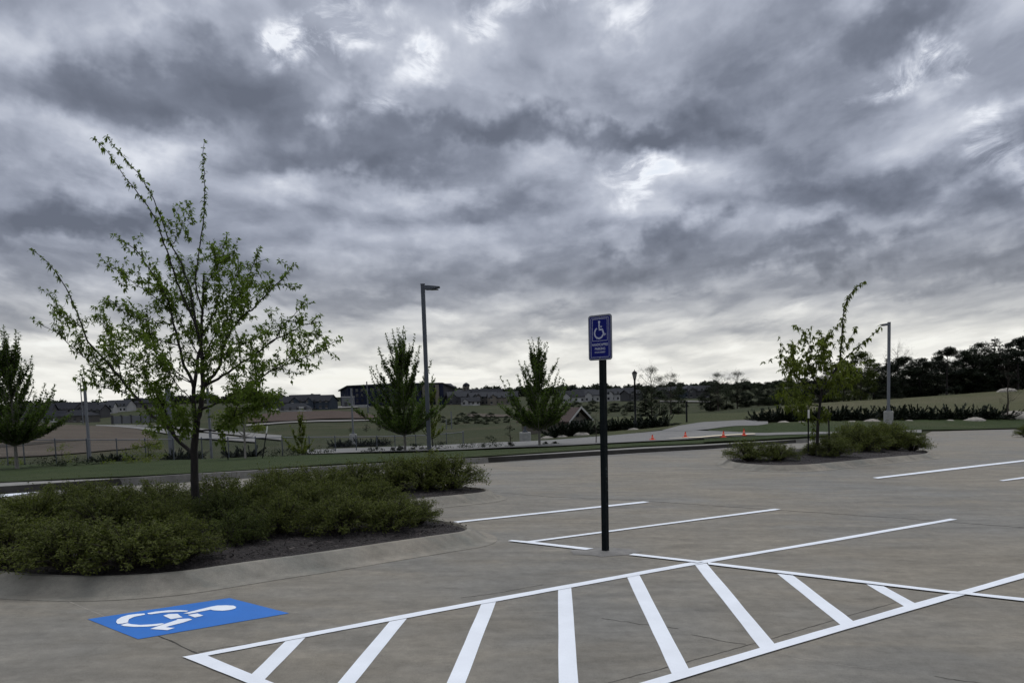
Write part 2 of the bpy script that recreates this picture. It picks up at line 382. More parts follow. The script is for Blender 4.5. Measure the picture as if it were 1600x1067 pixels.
# ------------------------------------------------------------------ ground
# the paved lot is one gently tilted plane (it drains down to the right)
ra, rb = ray(0, 630), ray(1600, 630)
det = ra.x * rb.y - rb.x * ra.y
PA = (ra.z * rb.y - rb.z * ra.y) / det; PB = (ra.x * rb.z - rb.x * ra.z) / det
def lotz(x, y): return PA * x + PB * y
def G(px, py, dz=0.0):
    """point of the lot plane (raised by dz) under a pixel of the photograph"""
    d = ray(px, py); t = (dz - CAMH) / (d.z - PA * d.x - PB * d.y); return CAM + d * t
def struct(o): o['kind'] = 'structure'; return o

START = [(-900, 830), (0, 766), (715, 722), (1000, 705), (1100, 699), (1180, 694), (1262, 688), (1440, 681), (1452, 674), (1600, 671), (2600, 662)]
def lerp_tab(tab, x):
    if x <= tab[0][0]: return tab[0][1]
    for (a, b), (c, d) in zip(tab, tab[1:]):
        if x <= c: return b + (d - b) * (x - a) / (c - a)
    return tab[-1][1]
KN = {
    0: [(30, 729), (45, 719), (70, 698), (150, 664), (350, 660), (450, 651), (600, 643), (900, 636)],
    150: [(30, 723), (45, 716), (70, 697), (150, 664), (350, 659), (450, 649), (600, 637), (900, 629)],
    300: [(29, 721), (45, 711), (100, 689), (200, 664), (300, 648), (450, 640), (650, 630), (900, 624)],
    500: [(28, 712), (45, 703), (70, 692), (120, 672), (200, 655), (350, 642), (520, 634), (900, 621)],
    650: [(30, 706), (45, 698), (90, 683), (150, 665), (300, 645), (500, 632), (900, 617)],
    800: [(30, 701), (38, 692), (60, 682), (100, 670), (150, 660), (300, 642), (500, 629), (900, 612)],
    1000: [(29.5, 694), (36, 684), (50, 668), (70, 652), (90, 652), (150, 645), (300, 633), (500, 622), (900, 608)],
    1100: [(31, 688), (40, 672), (48, 662), (75, 646), (100, 645.5), (200, 636), (300, 628), (500, 618), (900, 604)],
    1200: [(36, 681), (44, 672), (50, 667), (60, 656), (85, 636), (110, 634), (250, 625), (500, 612), (900, 600)],
    1400: [(41, 676), (47, 670), (56, 658), (85, 624), (120, 622), (300, 612), (900, 594)],
    1600: [(50, 668.5), (60, 650), (90, 610), (130, 606), (300, 598), (900, 585)],
}
def hor(px): # true horizon row at column px
    lo, hi = 300, 900
    for _ in range(40):
        m = (lo + hi) / 2
        if ray(px, m).z > 0: lo = m
        else: hi = m
    return lo
def col_fn(c, px=None):
    """ground height as knots (log distance, height) down the column px, offsets from column c"""
    px = c if px is None else px
    h0, h1 = hor(c), hor(px)
    s = lerp_tab(START, px); g = G(px, s, 0.11 if px < 1440 else 0.01)
    out = [(math.log(g.y), g.z)]
    for Y, py in KN[c]:
        r = ray(px, py - h0 + h1); z = CAMH + r.z / r.y * Y
        if Y > g.y * 1.03: out.append((math.log(Y), z))
    out.append((math.log(1500), out[-1][1] - 14)); out.append((math.log(6000), out[-1][1] - 40))
    return out
COLS = [(-900, 0), (-400, 0)] + [(c, c) for c in sorted(KN)] + [(2000, 1600), (2600, 1600)]
CF = [(px, col_fn(c, px)) for px, c in COLS]
def gz(px, Y):
    """terrain height at column px and forward distance Y"""
    px = max(-899, min(2599, px)); L = math.log(Y)
    for (p0, f0), (p1, f1) in zip(CF, CF[1:]):
        if px <= p1:
            k = (px - p0) / (p1 - p0); k = k * k * (3 - 2 * k) * 0.5 + k * 0.5
            return lerp_tab(f0, L) * (1 - k) + lerp_tab(f1, L) * k
HRAY = 640
def px_of(x, y):
    """column of a ground point (columns follow rays just under the horizon)"""
    a = x / y; lo, hi = -3000.0, 5000.0
    for _ in range(40):
        m = (lo + hi) / 2; r = ray(m, HRAY)
        if r.x / r.y < a: lo = m
        else: hi = m
    return lo
def TP(px, Y, dz=0.0):
    r = ray(px, HRAY); return Vector((r.x / r.y * Y, Y, gz(px, Y) + dz))
def at(px, py, Y=None, dz=0.0):
    """terrain point seen at pixel; with Y given, the terrain point of that pixel's vertical plane at distance Y"""
    r = ray(px, py)
    if Y is not None:
        x = r.x / r.y * Y; return Vector((x, Y, gz(px_of(x, Y), Y) + dz))
    a = 14.0; prev = None
    while a < 1400:
        x = r.x / r.y * a; c = px_of(x, a)
        if G(c, lerp_tab(START, c)).y <= a:
            d = CAMH + r.z / r.y * a - gz(c, a)
            if d <= 0: return Vector((x, a, gz(c, a) + dz))
        a *= 1.012
    return Vector((r.x / r.y * 900, 900, gz(px, 900) + dz))

# lot slab
mb = MB(); N = 30
front = [(-900, -6), (-900, None)]
edge = [G(px, lerp_tab(START, px) - 1.0) for px in range(-900, 2601, 50)]
poly = [Vector((-60, -8, 0)), ] + [Vector((p.x, p.y, 0)) for p in edge] + [Vector((130, -8, 0))]
poly[0].x = edge[0].x; poly[-1].x = edge[-1].x
for t in tessellate_polygon([poly]): mb.face([(poly[k].x, poly[k].y, lotz(poly[k].x, poly[k].y)) for k in t])
struct(mb.build('parking_lot', M['lot']))
# terrain beyond the lot
mb = MB(); NC, NR = 260, 190
for i in range(NC + 1):
    px = -900 + 3500 * i / NC; s = G(px, lerp_tab(START, px)); L0, L1 = math.log(s.y), math.log(6000)
    for j in range(NR + 1):
        Y = math.exp(L0 + (L1 - L0) * j / NR); p = TP(px, Y)
        if j == 0: p = Vector((s.x, s.y, gz(px, Y)))
        mb.v.append(tuple(p))
for i in range(NC):
    for j in range(NR):
        a = i * (NR + 1) + j; mb.f.append((a, a + NR + 1, a + NR + 2, a + 1)); mb.c.append(0.5); mb.m.append(0)
struct(mb.build('terrain', M['field'], smooth=True))

def resample(pl, n):
    pl = [Vector(p) for p in pl]; L = [0]
    for a, b in zip(pl, pl[1:]): L.append(L[-1] + (b - a).length)
    out = []
    for i in range(n + 1):
        s = L[-1] * i / n; k = 0
        while k < len(L) - 2 and L[k + 1] < s: k += 1
        t = (s - L[k]) / max(L[k + 1] - L[k], 1e-9); out.append(pl[k].lerp(pl[k + 1], t))
    return out
def ribbon(name, lower, upper, mat, lift=0.03, n=70, m=8, kind='structure', skirt=0.0):
    """sheet lying on the terrain between two polylines given by where they are seen"""
    A = [at(*p) for p in lower]; B = [at(*p) for p in upper]
    A = resample(A, n); B = resample(B, n); mb = MB()
    for a, b in zip(A, B):
        for j in range(m + 1):
            p = a.lerp(b, j / m); mb.v.append((p.x, p.y, gz(px_of(p.x, p.y), p.y) + lift + 0.0006 * p.y))
    for i in range(n):
        for j in range(m):
            k = i * (m + 1) + j; mb.f.append((k, k + m + 1, k + m + 2, k + 1)); mb.c.append(.5); mb.m.append(0)
    o = mb.build(name, mat, smooth=True); o['kind'] = kind; return o

# sidewalk with kerb along the lot's far side
def sidewalk():
    lowpx = [(-400, 797), (0, 773), (210, 757.5), (400, 745), (720, 725.5), (860, 717), (1000, 708), (1100, 702.5), (1180, 697), (1262, 691)]
    uppx = [(-400, 770), (0, 755), (210, 746), (400, 735), (720, 717), (860, 708), (1000, 699), (1100, 694.5), (1180, 690), (1262, 685.5)]
    A = resample([G(*p) for p in lowpx], 80); B = resample([G(x, y, .15) for x, y in uppx], 80)
    mb = MB()
    for a, b in zip(A, B):
        d = (b - a); d.z = 0; d.normalize()
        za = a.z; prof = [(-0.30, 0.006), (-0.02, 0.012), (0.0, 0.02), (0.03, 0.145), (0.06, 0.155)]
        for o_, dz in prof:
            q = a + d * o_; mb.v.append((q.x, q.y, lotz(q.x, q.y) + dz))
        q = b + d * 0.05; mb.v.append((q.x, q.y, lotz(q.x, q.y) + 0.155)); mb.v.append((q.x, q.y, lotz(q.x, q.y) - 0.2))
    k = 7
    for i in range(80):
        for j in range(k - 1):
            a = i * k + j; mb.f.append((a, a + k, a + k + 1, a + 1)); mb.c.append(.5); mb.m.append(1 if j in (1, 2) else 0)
    mb.f.append(tuple(range((80) * k, 80 * k + k))); mb.c.append(.5); mb.m.append(1)
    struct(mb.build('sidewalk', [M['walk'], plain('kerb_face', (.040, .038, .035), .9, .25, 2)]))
sidewalk()
ribbon('lawn', [(-400, 768), (0, 755), (210, 745.5), (400, 735), (720, 716.5), (860, 707.5), (1000, 698.5), (1100, 694)], [(-400, 745), (0, 729), (210, 721), (400, 715), (600, 710), (720, 706), (860, 700.5), (1000, 693.5), (1100, 689)], M['lawn'], 0.02)
ribbon('lawn', [(1100, 694), (1180, 689.5), (1262, 685), (1350, 684), (1440, 681)], [(1100, 688.5), (1180, 683.5), (1262, 681.5), (1350, 680), (1440, 679)], M['lawn'], 0.05)
ribbon('road', [(480, 712), (629, 708), (720, 705.5), (780, 702.5), (860, 700), (1000, 693), (1100, 688), (1180, 683), (1262, 681), (1440, 678.7)], [(480, 705), (629, 699.5), (720, 696), (800, 693), (860, 690), (950, 683), (1040, 674.5), (1102, 675.5), (1180, 678.6), (1262, 677.5), (1440, 674)], M['road'], 0.06, 110)
ribbon('road', [(1035, 676), (1075, 676.5), (1105, 674), (1150, 668), (1200, 664.5)], [(1035, 674.5), (1060, 668), (1110, 661), (1150, 659), (1200, 656)], M['road'], 0.07)
ribbon('lawn', [(1106, 675), (1180, 678.4), (1262, 677.3), (1440, 673.8), (1600, 670.3), (1750, 668)], [(1107, 673.5), (1150, 668), (1200, 663.5), (1300, 659), (1440, 656), (1600, 650), (1750, 646)], M['lawn'], 0.05, 90)
ribbon('hill', [(1180, 657), (1300, 657), (1440, 655), (1600, 649), (1800, 640)], [(1180, 645), (1230, 634.5), (1300, 628), (1396, 622.8), (1500, 617), (1600, 610), (1800, 600)], M['mound'], 0.04, 90, 14)
ribbon('hill', [(940, 684), (1040, 672), (1110, 659.5), (1180, 656)], [(940, 653), (1040, 649.5), (1110, 647), (1180, 645)], M['mound'], 0.02, 50, 10).data.materials[0] = material('verge_grass', grassf((.040, .050, .022), (.062, .068, .032), (.075, .072, .040)))
# far ground
ribbon('dirt_field', [(-300, 722), (0, 717), (60, 714), (130, 709), (200, 703), (250, 693)], [(-300, 680), (0, 673), (60, 664.5), (110, 664.5), (160, 667), (210, 671), (235, 676)], M['dirt'], 0.05, 60, 20)
ribbon('dirt_track', [(-300, 712), (0, 701), (90, 693), (140, 689)], [(-300, 706), (0, 697), (90, 690.5), (140, 687.5)], M['dirt_track'], 0.09, 40, 3)
ribbon('road', [(150, 667), (210, 671), (260, 679), (330, 688), (400, 693)], [(150, 665.5), (210, 667.5), (260, 672), (330, 679), (400, 687)], M['road'], 0.12, 40, 4)
ribbon('road', [(180, 665.5), (250, 668.5), (300, 674), (370, 681.5), (440, 690)], [(180, 664.5), (250, 666), (300, 669.5), (370, 675.5), (440, 682)], M['road'], 0.12, 40, 4)
ribbon('path', [(385, 667), (450, 662), (520, 660), (600, 658)], [(385, 664.5), (450, 660), (520, 657.5), (600, 656.5)], M['path'], 0.12, 40, 3)
ribbon('dirt_bank', [(385, 662), (450, 659.5), (520, 656), (600, 655)], [(385, 651), (450, 645), (520, 643), (560, 645)], M['dirt_red'], 0.25, 40, 6)
ribbon('path', [(420, 643), (500, 640), (560, 638)], [(420, 640.5), (500, 637.5), (560, 635)], M['path'], 0.3, 30, 3)
ribbon('dirt_field', [(730, 652), (780, 652.5), (840, 652)], [(730, 647), (780, 648.5), (840, 649)], M['dirt'], 0.1, 30, 3)
ribbon('path', [(1030, 629.5), (1080, 629.5), (1115, 630)], [(1030, 627.5), (1080, 627.8), (1115, 628.3)], M['path'], 0.3, 20, 3)

# ------------------------------------------------------------------ painted markings
def sheet(pts, z, mb=None, mat=0):
    own = mb is None; mb = mb or MB()
    P = [G(*p) for p in pts]; V = [Vector((p.x, p.y, 0)) for p in P]
    for t in tessellate_polygon([V]):
        tri = [(P[k].x, P[k].y, P[k].z + z) for k in t]
        n = (Vector(tri[1]) - Vector(tri[0])).cross(Vector(tri[2]) - Vector(tri[0]))
        if n.z < 0: tri.reverse()
        mb.face(tri, .5, mat)
    return mb
def dense(pts, step=26, amp=0.35, seed=1):
    r = random.Random(seed); out = []
    for a, b in zip(pts, pts[1:] + pts[:1]):
        L = math.hypot(b[0] - a[0], b[1] - a[1]); k = max(1, int(L / step)); out.append(a)
        for i in range(1, k):
            t = i / k; out.append((a[0] + (b[0] - a[0]) * t + r.uniform(-amp, amp), a[1] + (b[1] - a[1]) * t + r.uniform(-amp, amp) * .6))
    return out
aisle = empty('access_aisle', G(800, 960), label='large white hatched wedge of no-parking stripes painted on the concrete in the foreground', cat='road marking')
def kid(mb, name, mat, root):
    o = mb.build(name, mat, root); o.matrix_parent_inverse = Matrix.Translation(-root.location); return o
borders = [
    [(285, 1026.9), (670, 953.2), (1070, 880.5), (1091, 876.8), (1200, 859.4), (1300, 842.5), (1485, 810.4), (1496, 811.7), (1485, 813.6), (1300, 846.5), (1200, 863), (1070, 885.5), (670, 959.5), (323.8, 1025)],
    [(323.8, 1025), (392.5, 1053.7), (425, 1067), (560, 1123), (500, 1115), (383.7, 1067), (285, 1026.9)],
    [(880, 1104), (1005, 1067), (1076.7, 1045.8), (1211, 1006.5), (1334.5, 971), (1431, 942.7), (1509, 922), (1600, 895.7), (1800, 838), (1800, 844.5), (1600, 904), (1509, 929.8), (1300, 991), (1200, 1020.8), (1048.4, 1067), (930, 1104)],
]
for k, b in enumerate(borders): kid(sheet(dense(b, 26, .3, k), .006 + .0015 * k), 'border_line', M['white'], aisle)
stripes = [
    [(446, 1001.7), (477.5, 995.7), (413.7, 1061.5), (392.5, 1053.7)],
    [(608.7, 971), (636, 966), (555, 1067), (532.6, 1095), (503.8, 1095), (527.5, 1067)],
    [(752, 943.7), (775.5, 938.7), (727, 1067), (711, 1110), (679, 1110), (698, 1067)],
    [(872, 921), (892.5, 917.5), (903.7, 1067), (907, 1105), (873.2, 1105), (873, 1067)],
    [(980, 902), (998.7, 897.5), (1076.7, 1045.8), (1050, 1053.5)],
    [(1086, 882.5), (1104, 880), (1211, 1006.5), (1188, 1013)],
    [(1214, 896), (1238, 898), (1334.5, 971.3), (1314.3, 977)],
    [(1352, 911.8), (1380, 915.3), (1431, 943), (1414, 948)],
]
for k, b in enumerate(stripes): kid(sheet(dense(b, 22, .4, 20 + k), .003), 'stripe', M['white'], aisle)
def line(pts, label, z=.012, k=0):
    o = sheet(dense(pts, 30, .15, k + 50), z).build('parking_line', M['white']); tag(o, label, 'road marking', 'thin white lines of the parking stalls'); return o
line([(1105, 879.3), (1300, 902.2), (1482.5, 924.6), (1520, 927.6), (1600, 936), (1800, 957), (1800, 963), (1600, 940.6), (1509, 930), (1482.5, 928), (1300, 906.4), (1107, 883)], 'thin white line closing the hatched wedge and running out past its right tip')
line([(990, 865.8), (1080, 876), (1100, 878.5), (1090, 880.5), (1080, 879), (982.5, 868)], 'short white line joining the sign post footing to the hatched wedge', k=1)
line([(793.7, 846), (800, 844.7), (827, 846.8), (927.5, 858), (915, 860.2), (820, 849)], 'short white line ending just left of the sign post', k=2)
line([(824, 846.2), (1000, 823), (1210, 795.3), (1220, 796), (1212, 797.5), (1000, 825.2), (828, 848.2)], 'long white stall line passing behind the sign post, nearer of two', z=.009, k=3)
line([(660, 821), (692, 817.3), (1005, 783.8), (1015, 784.5), (1007, 786), (692, 819.5), (660, 823)], 'white stall line running from between the two planted islands', z=.009, k=4)
line([(1363, 746.8), (1480, 732.6), (1600, 719), (1900, 685), (1900, 687.5), (1600, 721.2), (1372, 748.2)], 'white stall line right of the island with the staked tree', k=5)
line([(1561, 751.2), (1600, 745.6), (1900, 703), (1900, 706), (1600, 748), (1567.5, 752)], 'short end of a white stall line at the right edge of the picture', k=6)
line([(-400, 812), (0, 773.6), (57, 767.6), (55, 770), (0, 778), (-400, 820)], 'white line beyond the large island at the left edge of the picture', k=7)
# wheelchair symbol
sym = empty('wheelchair_symbol', G(290, 966), label='blue painted rectangle with a white wheelchair stencil beside the large island', cat='road marking')
cs = lambda L: [(120 + x * .225, 900 + y * .225) for x, y in L]
kid(sheet(dense(cs([(75, 299), (1060, 152), (1475, 258), (425, 438)]), 30, .25, 3), .003), 'blue_panel', M['blue'], sym)
wc = [[(740, 262), (930, 215), (975, 207), (1040, 205), (1090, 208), (1108, 217), (1100, 228), (1060, 238), (1010, 243), (950, 240), (930, 235), (780, 264)],
      [(770, 272), (838, 262), (880, 277), (820, 290)], [(600, 277), (640, 266), (700, 264), (720, 280), (735, 288), (655, 302)],
      [(490, 260), (550, 249), (640, 240), (720, 239), (775, 243), (765, 249), (690, 251), (600, 256), (520, 267), (495, 266)],
      [(470, 262), (475, 270), (400, 285), (365, 300), (355, 318), (360, 323), (315, 333), (285, 335), (273, 322), (280, 305), (310, 287), (360, 272), (420, 265)],
      [(350, 330), (380, 337), (440, 342), (520, 338), (590, 331), (610, 333), (560, 348), (480, 354), (400, 355), (330, 350), (305, 342)],
      [(690, 302), (780, 297), (802, 304), (740, 325), (640, 350), (618, 357), (650, 361), (682, 362), (630, 378), (510, 370), (580, 345), (700, 306)]]
mb = MB()
for s_ in wc: sheet(cs(s_), .006, mb)
kid(mb, 'white_figure', M['white'], sym)
# joints and cracks
def strip(name, pts, w0, mat, z=.0045, jit=.35, seed=0, step=9):
    r = random.Random(seed); P = []
    for a, b in zip(pts, pts[1:]):
        k = max(1, int(math.hypot(b[0] - a[0], b[1] - a[1]) / step))
        for i in range(k): P.append((a[0] + (b[0] - a[0]) * i / k, a[1] + (b[1] - a[1]) * i / k + r.uniform(-jit, jit)))
    P.append(pts[-1]); W = [G(*p) for p in P]; mb = MB()
    for i in range(len(W) - 1):
        d = (W[i + 1] - W[i]); n = Vector((-d.y, d.x, 0)).normalized() * w0 * .5
        ra_, rb_ = r.uniform(.6, 1.4), r.uniform(.6, 1.4)
        mb.face([W[i] - n * ra_ + Vector((0, 0, z)), W[i + 1] - n * rb_ + Vector((0, 0, z)), W[i + 1] + n * rb_ + Vector((0, 0, z)), W[i] + n * ra_ + Vector((0, 0, z))])
    return struct(mb.build(name, mat))
J = M['joint']
strip('pavement_joint', [(760, 768), (860, 776), (1000, 782), (1050, 785.5), (1220, 797), (1400, 809), (1600, 824), (1900, 848)], .022, J, .002, .3, 1)
strip('pavement_joint', [(246, 992), (275, 1005), (300, 1017), (322, 1026), (380, 1050), (440, 1075)], .012, J, .0015, .6, 2)
strip('pavement_joint', [(100, 936), (140, 953), (175, 968)], .006, M['crack'], .0015, .4, 3)
strip('pavement_joint', [(-100, 918), (0, 928.5), (60, 934.5), (112, 938)], .012, M['crack'], .0015, .3, 4)
strip('pavement_joint', [(940, 1069), (1040, 1043), (1200, 999), (1300, 969), (1400, 941)], .006, J, .0015, .4, 5)
strip('pavement_joint', [(310, 1018), (350, 1011), (420, 1001)], .006, J, .0015, .5, 6)
strip('pavement_joint', [(720, 934), (780, 926), (850, 913)], .008, J, .0015, .5, 7)
strip('pavement_joint', [(1418, 723.8), (1500, 724), (1600, 727), (1800, 734)], .05, M['crack'], .0015, .1, 8)
strip('pavement_joint', [(940, 966), (1010, 976), (1060, 982)], .007, J, .0015, .8, 9)
strip('pavement_joint', [(1080, 991), (1150, 1005), (1165, 1006)], .006, J, .0015, .8, 10)
strip('pavement_joint', [(1460, 1056), (1500, 1063), (1560, 1070)], .008, J, .0015, .8, 11)
strip('pavement_joint', [(1170, 1012), (1300, 1037), (1420, 1052)], .004, M['crack'], .0015, .6, 12)
strip('pavement_joint', [(640, 700), (745, 733), (900, 723), (1100, 709), (1262, 694)], .01, J, .0015, .1, 13)

# ------------------------------------------------------------------ leaves
def rdir(r=rng):
    z = r.uniform(-1, 1); a = r.uniform(0, 6.2832); s = math.sqrt(1 - z * z); return Vector((s * math.cos(a), s * math.sin(a), z))
def leaf(mb, p, d, L, W, var, droop=0.35, mat=0):
    """one curved leaf blade (two faces)"""
    d = d.normalized(); s = d.cross(Vector((0, 0, 1)))
    if s.length < .1: s = Vector((1, 0, 0))
    s.normalize(); s = (s + rdir() * .5).normalized() * W * .5
    m = p + d * (L * .5) + Vector((0, 0, L * .02)); e = p + d * L - Vector((0, 0, L * droop))
    i = len(mb.v); mb.v += [tuple(p), tuple(m - s), tuple(e), tuple(m + s)]
    mb.f += [(i, i + 1, i + 2, i + 3)]; mb.c += [var]; mb.m += [mat]
def tuft(mb, p, d, n, L, W, spread=1.0, droop=.35, r=rng, mat=0):
    base = r.random()
    for _ in range(n):
        dd = (d + rdir(r) * spread)
        leaf(mb, p + rdir(r) * L * .15, dd, L * r.uniform(.6, 1.15), W * r.uniform(.7, 1.2), min(1, max(0, base * .5 + r.random() * .5)), droop, mat)
def wander(p, d, L, n, jit, r, up=0.0):
    pts = [Vector(p)]; d = Vector(d).normalized()
    for i in range(n):
        d = (d + rdir(r) * jit + Vector((0, 0, up))).normalized(); pts.append(pts[-1] + d * (L / n))
    return pts

# ------------------------------------------------------------------ planted islands
def chaikin(P, k=2):
    for _ in range(k):
        Q = []
        for a, b in zip(P, P[1:] + P[:1]): Q += [a.lerp(b, .25), a.lerp(b, .75)]
        P = Q
    return P
def island(px, top=.13, w=.22, heap=.05):
    P = chaikin([G(x, y, top) for x, y in px], 3); P = [Vector((p.x, p.y, 0)) for p in P]
    ar = sum(a.x * b.y - b.x * a.y for a, b in zip(P, P[1:] + P[:1]))
    if ar < 0: P.reverse()
    n = len(P); nor = []
    for i in range(n):
        d = P[(i + 1) % n] - P[i - 1]; nor.append(Vector((d.y, -d.x, 0)).normalized())
    prof = [(-.09, top - .035, 0), (-.07, top + .004, 0), (-.01, top + .004, 0), (.03, top - .022, 0), (w * .38, top * .55, 0), (w * .66, top * .20, 0), (w * .8, .012, 0), (w + .06, .005, 0), (w + .065, -.03, 0)]
    mb = MB()
    for i in range(n):
        for o_, z, _ in prof:
            q = P[i] + nor[i] * o_; mb.v.append((q.x, q.y, lotz(q.x, q.y) + z))
    k = len(prof)
    for i in range(n):
        for j in range(k - 1):
            a = i * k + j; b = ((i + 1) % n) * k + j; mb.f.append((a, a + 1, b + 1, b)); mb.c.append(.5); mb.m.append(0)
    struct(mb.build('kerb', M['curb']))
    inner = [P[i] - nor[i] * .08 for i in range(n)]
    cx = sum((p for p in inner), Vector()) / n
    mb = MB(); rings = 8
    for q in range(rings):
        t = q / rings
        for p in inner:
            v = p.lerp(cx, t); mb.v.append((v.x, v.y, lotz(v.x, v.y) + top - .025 + heap * min(1, t * 3) + (rng.uniform(-.008, .012) if q else 0)))
    mb.v.append((cx.x, cx.y, lotz(cx.x, cx.y) + top + heap - .025))
    for q in range(rings - 1):
        for i in range(n):
            a = q * n + i; b = q * n + (i + 1) % n; mb.f.append((a, b, b + n, a + n)); mb.c.append(.5); mb.m.append(0)
    for i in range(n): mb.f.append(((rings - 1) * n + i, (rings - 1) * n + (i + 1) % n, rings * n)); mb.c.append(.5); mb.m.append(0)
    struct(mb.build('mulch_bed', M['mulch'], smooth=True))
    # loose bark chips over the bed
    xs = [p.x for p in inner]; ys = [p.y for p in inner]; mb = MB(); cnt = 0
    def inside(x, y):
        c = False
        for a, b in zip(inner, inner[1:] + inner[:1]):
            if (a.y > y) != (b.y > y) and x < (b.x - a.x) * (y - a.y) / (b.y - a.y) + a.x: c = not c
        return c
    area = (max(xs) - min(xs)) * (max(ys) - min(ys)); want = int(min(9000, area * (330 if min(ys) < 10 else 60)))
    for _ in range(want):
        x, y = rng.uniform(min(xs), max(xs)), rng.uniform(min(ys), max(ys))
        if not inside(x, y): continue
        z = lotz(x, y) + top - .015 + heap * .7; d = rdir(); d.z *= .35; s = rdir(); s.z *= .5
        L, W = rng.uniform(.012, .035), rng.uniform(.004, .010); p = Vector((x, y, z + rng.uniform(0, .02)))
        mb.face([p - d * L - s * W, p + d * L - s * W, p + d * L + s * W, p - d * L + s * W], rng.random())
    def chipf(t, b):
        a = t.new('ShaderNodeAttribute', attribute_name='v').outputs['Fac']
        t.put(b.inputs['Base Color'], t.ramp(a, [(0, (.007, .005, .005)), (.7, (.020, .015, .015)), (.94, (.045, .035, .033)), (1, (.20, .18, .16))])); b.inputs['Roughness'].default_value = .9
    if 'chip_m' not in M: M['chip_m'] = material('bark_chip', chipf)
    o = mb.build('bark_chips', M['chip_m']); o['kind'] = 'stuff'
island([(-130, 872), (-60, 886), (0, 897), (80, 901.5), (160, 903), (240, 899), (300, 893), (400, 878), (500, 865), (600, 850), (690, 837), (735, 831), (742, 823), (710, 814), (600, 800), (450, 790), (250, 787), (100, 797), (-20, 822), (-110, 845)])
island([(400, 803), (520, 792), (655, 779.5), (720, 773.5), (760, 769.5), (769, 765.5), (745, 760.5), (600, 754), (430, 762), (380, 785)])
island([(1134, 721), (1165, 725), (1210, 727.5), (1260, 726.5), (1310, 722), (1370, 716), (1430, 711), (1455, 708.5), (1452, 704), (1400, 698.5), (1300, 698), (1200, 703), (1145, 711)])

def make_shrub(seed, R=.5, H=.5, n=2600, lsz=.026, mats=None, up=.35):
    """rounded shrub: many fine arching stems with small leaflets along and at their tips"""
    r = random.Random(seed); lv = MB(); st = MB()
    stems = 120
    for k in range(stems):
        a = r.uniform(0, 6.283); el = math.acos(r.uniform(0.02, 1) ** .75); 
        d = Vector((math.cos(a) * math.sin(el), math.sin(a) * math.sin(el), math.cos(el)))
        tip = Vector((d.x * R, d.y * R, .05 + d.z * H)) * r.uniform(.80, 1.10)
        mid = tip * .55 + Vector((0, 0, .06)); pts = [Vector((d.x * .06, d.y * .06, 0)), mid, tip]
        st.tube(pts, [.005, .004, .002], 3, cap=False)
        per = n // stems
        for q in range(per):
            t = 1 - r.random() ** 1.6 * .62; p = pts[1].lerp(pts[2], (t - .5) * 2) if t > .5 else pts[0].lerp(pts[1], t * 2)
            p = p + rdir(r) * .055 * (1.25 - t * .5)
            if p.z < .02: p.z = .02 + r.random() * .04
            base = r.random()
            sh = Vector((p.x, p.y, p.z * 1.2))
            for _ in range(3):
                dd = rdir(r) + Vector((0, 0, up)); leaf(lv, p, dd, lsz * r.uniform(.7, 1.25), lsz * r.uniform(.55, .85), base * .7 + .3 * r.random(), .15)
        if r.random() < .25:   # stray shoot above the mound
            e = tip + (d + Vector((0, 0, 1.2))).normalized() * r.uniform(.05, .12); st.tube([tip, e], [.002, .001], 3, cap=False)
            tuft(lv, e, Vector((0, 0, 1)), 5, lsz, lsz * .7, 1.1, .1, r)
    root = empty('shrub', (0, 0, 0)); mats = mats or M['leaf_shrub']
    a = lv.build('foliage', mats, root); b = st.build('stem', M['twig'], root)
    return reg(root, a, b)
protos = [make_shrub(s, .5, .46, 4300, .022) for s in (3, 4, 5)]
protoG = make_shrub(8, .5, .46, 4300, .022, M['leaf_green'])
used = set()
def shrub(px, py, R, H, label, group, k, proto=None, top=.13, Y=None):
    p = G(px, py, top); pr = proto or protos[k % 3]
    kw = dict(label=label, cat='shrub', group=group); s = (R / .5, R / .5, H / .46)
    if pr.name not in used:
        used.add(pr.name); pr.location = p; pr.scale = s; pr.rotation_euler = (0, 0, k * 1.3); tag(pr, **kw); return pr
    return clone(pr, p, k * 1.3, s, **kw)
g1 = 'shrubs massed on the large left island'
I1 = [(10, 880, .55, .42, 'low shrub at the front left end of the large island, cut by the picture edge'),
      (112, 889, .52, .40, 'low shrub on the large island straight behind the left corner of the blue symbol'),
      (208, 887, .52, .40, 'low shrub at the kerb of the large island behind the middle of the blue symbol'),
      (285, 876, .42, .36, 'last shrub of the front row on the large island before the bare mulch begins'),
      (-60, 852, .55, .45, None), (55, 832, .55, .45, None), (165, 838, .55, .42, None), (250, 838, .42, .36, None), (372, 850, .38, .33, 'greener low shrub spilling onto the bare mulch right of the tree trunk'),
      (95, 806, .55, .36, None), (200, 812, .5, .38, None), (345, 818, .42, .36, 'brighter green low shrub immediately right of the young tree trunk'), (440, 836, .48, .40, None), (530, 836, .46, .40, None),
      (612, 828, .42, .36, 'shrub overhanging the bare mulch near the right end of the large island'), (655, 818, .30, .28, 'small last shrub beside the mulch tip of the large island'),
      (150, 796, .5, .36, None), (250, 797, .5, .38, None), (340, 798, .5, .42, None), (430, 800, .55, .46, None), (520, 803, .5, .46, None), (590, 806, .45, .42, None), (470, 812, .5, .42, None), (560, 812, .5, .42, None), (280, 818, .3, .3, None),
      (10, 815, .5, .30, None), (390, 806, .5, .42, None)]
for k, (px, py, R, H, lb) in enumerate(I1):
    shrub(px, py, R, H, lb or 'dense olive shrub merging into the mass of shrubs on the large left island', g1, k, protoG if px in (345, 372) else None)
I2 = [(440, 780), (500, 777), (560, 775), (620, 772), (665, 769), (705, 767)]
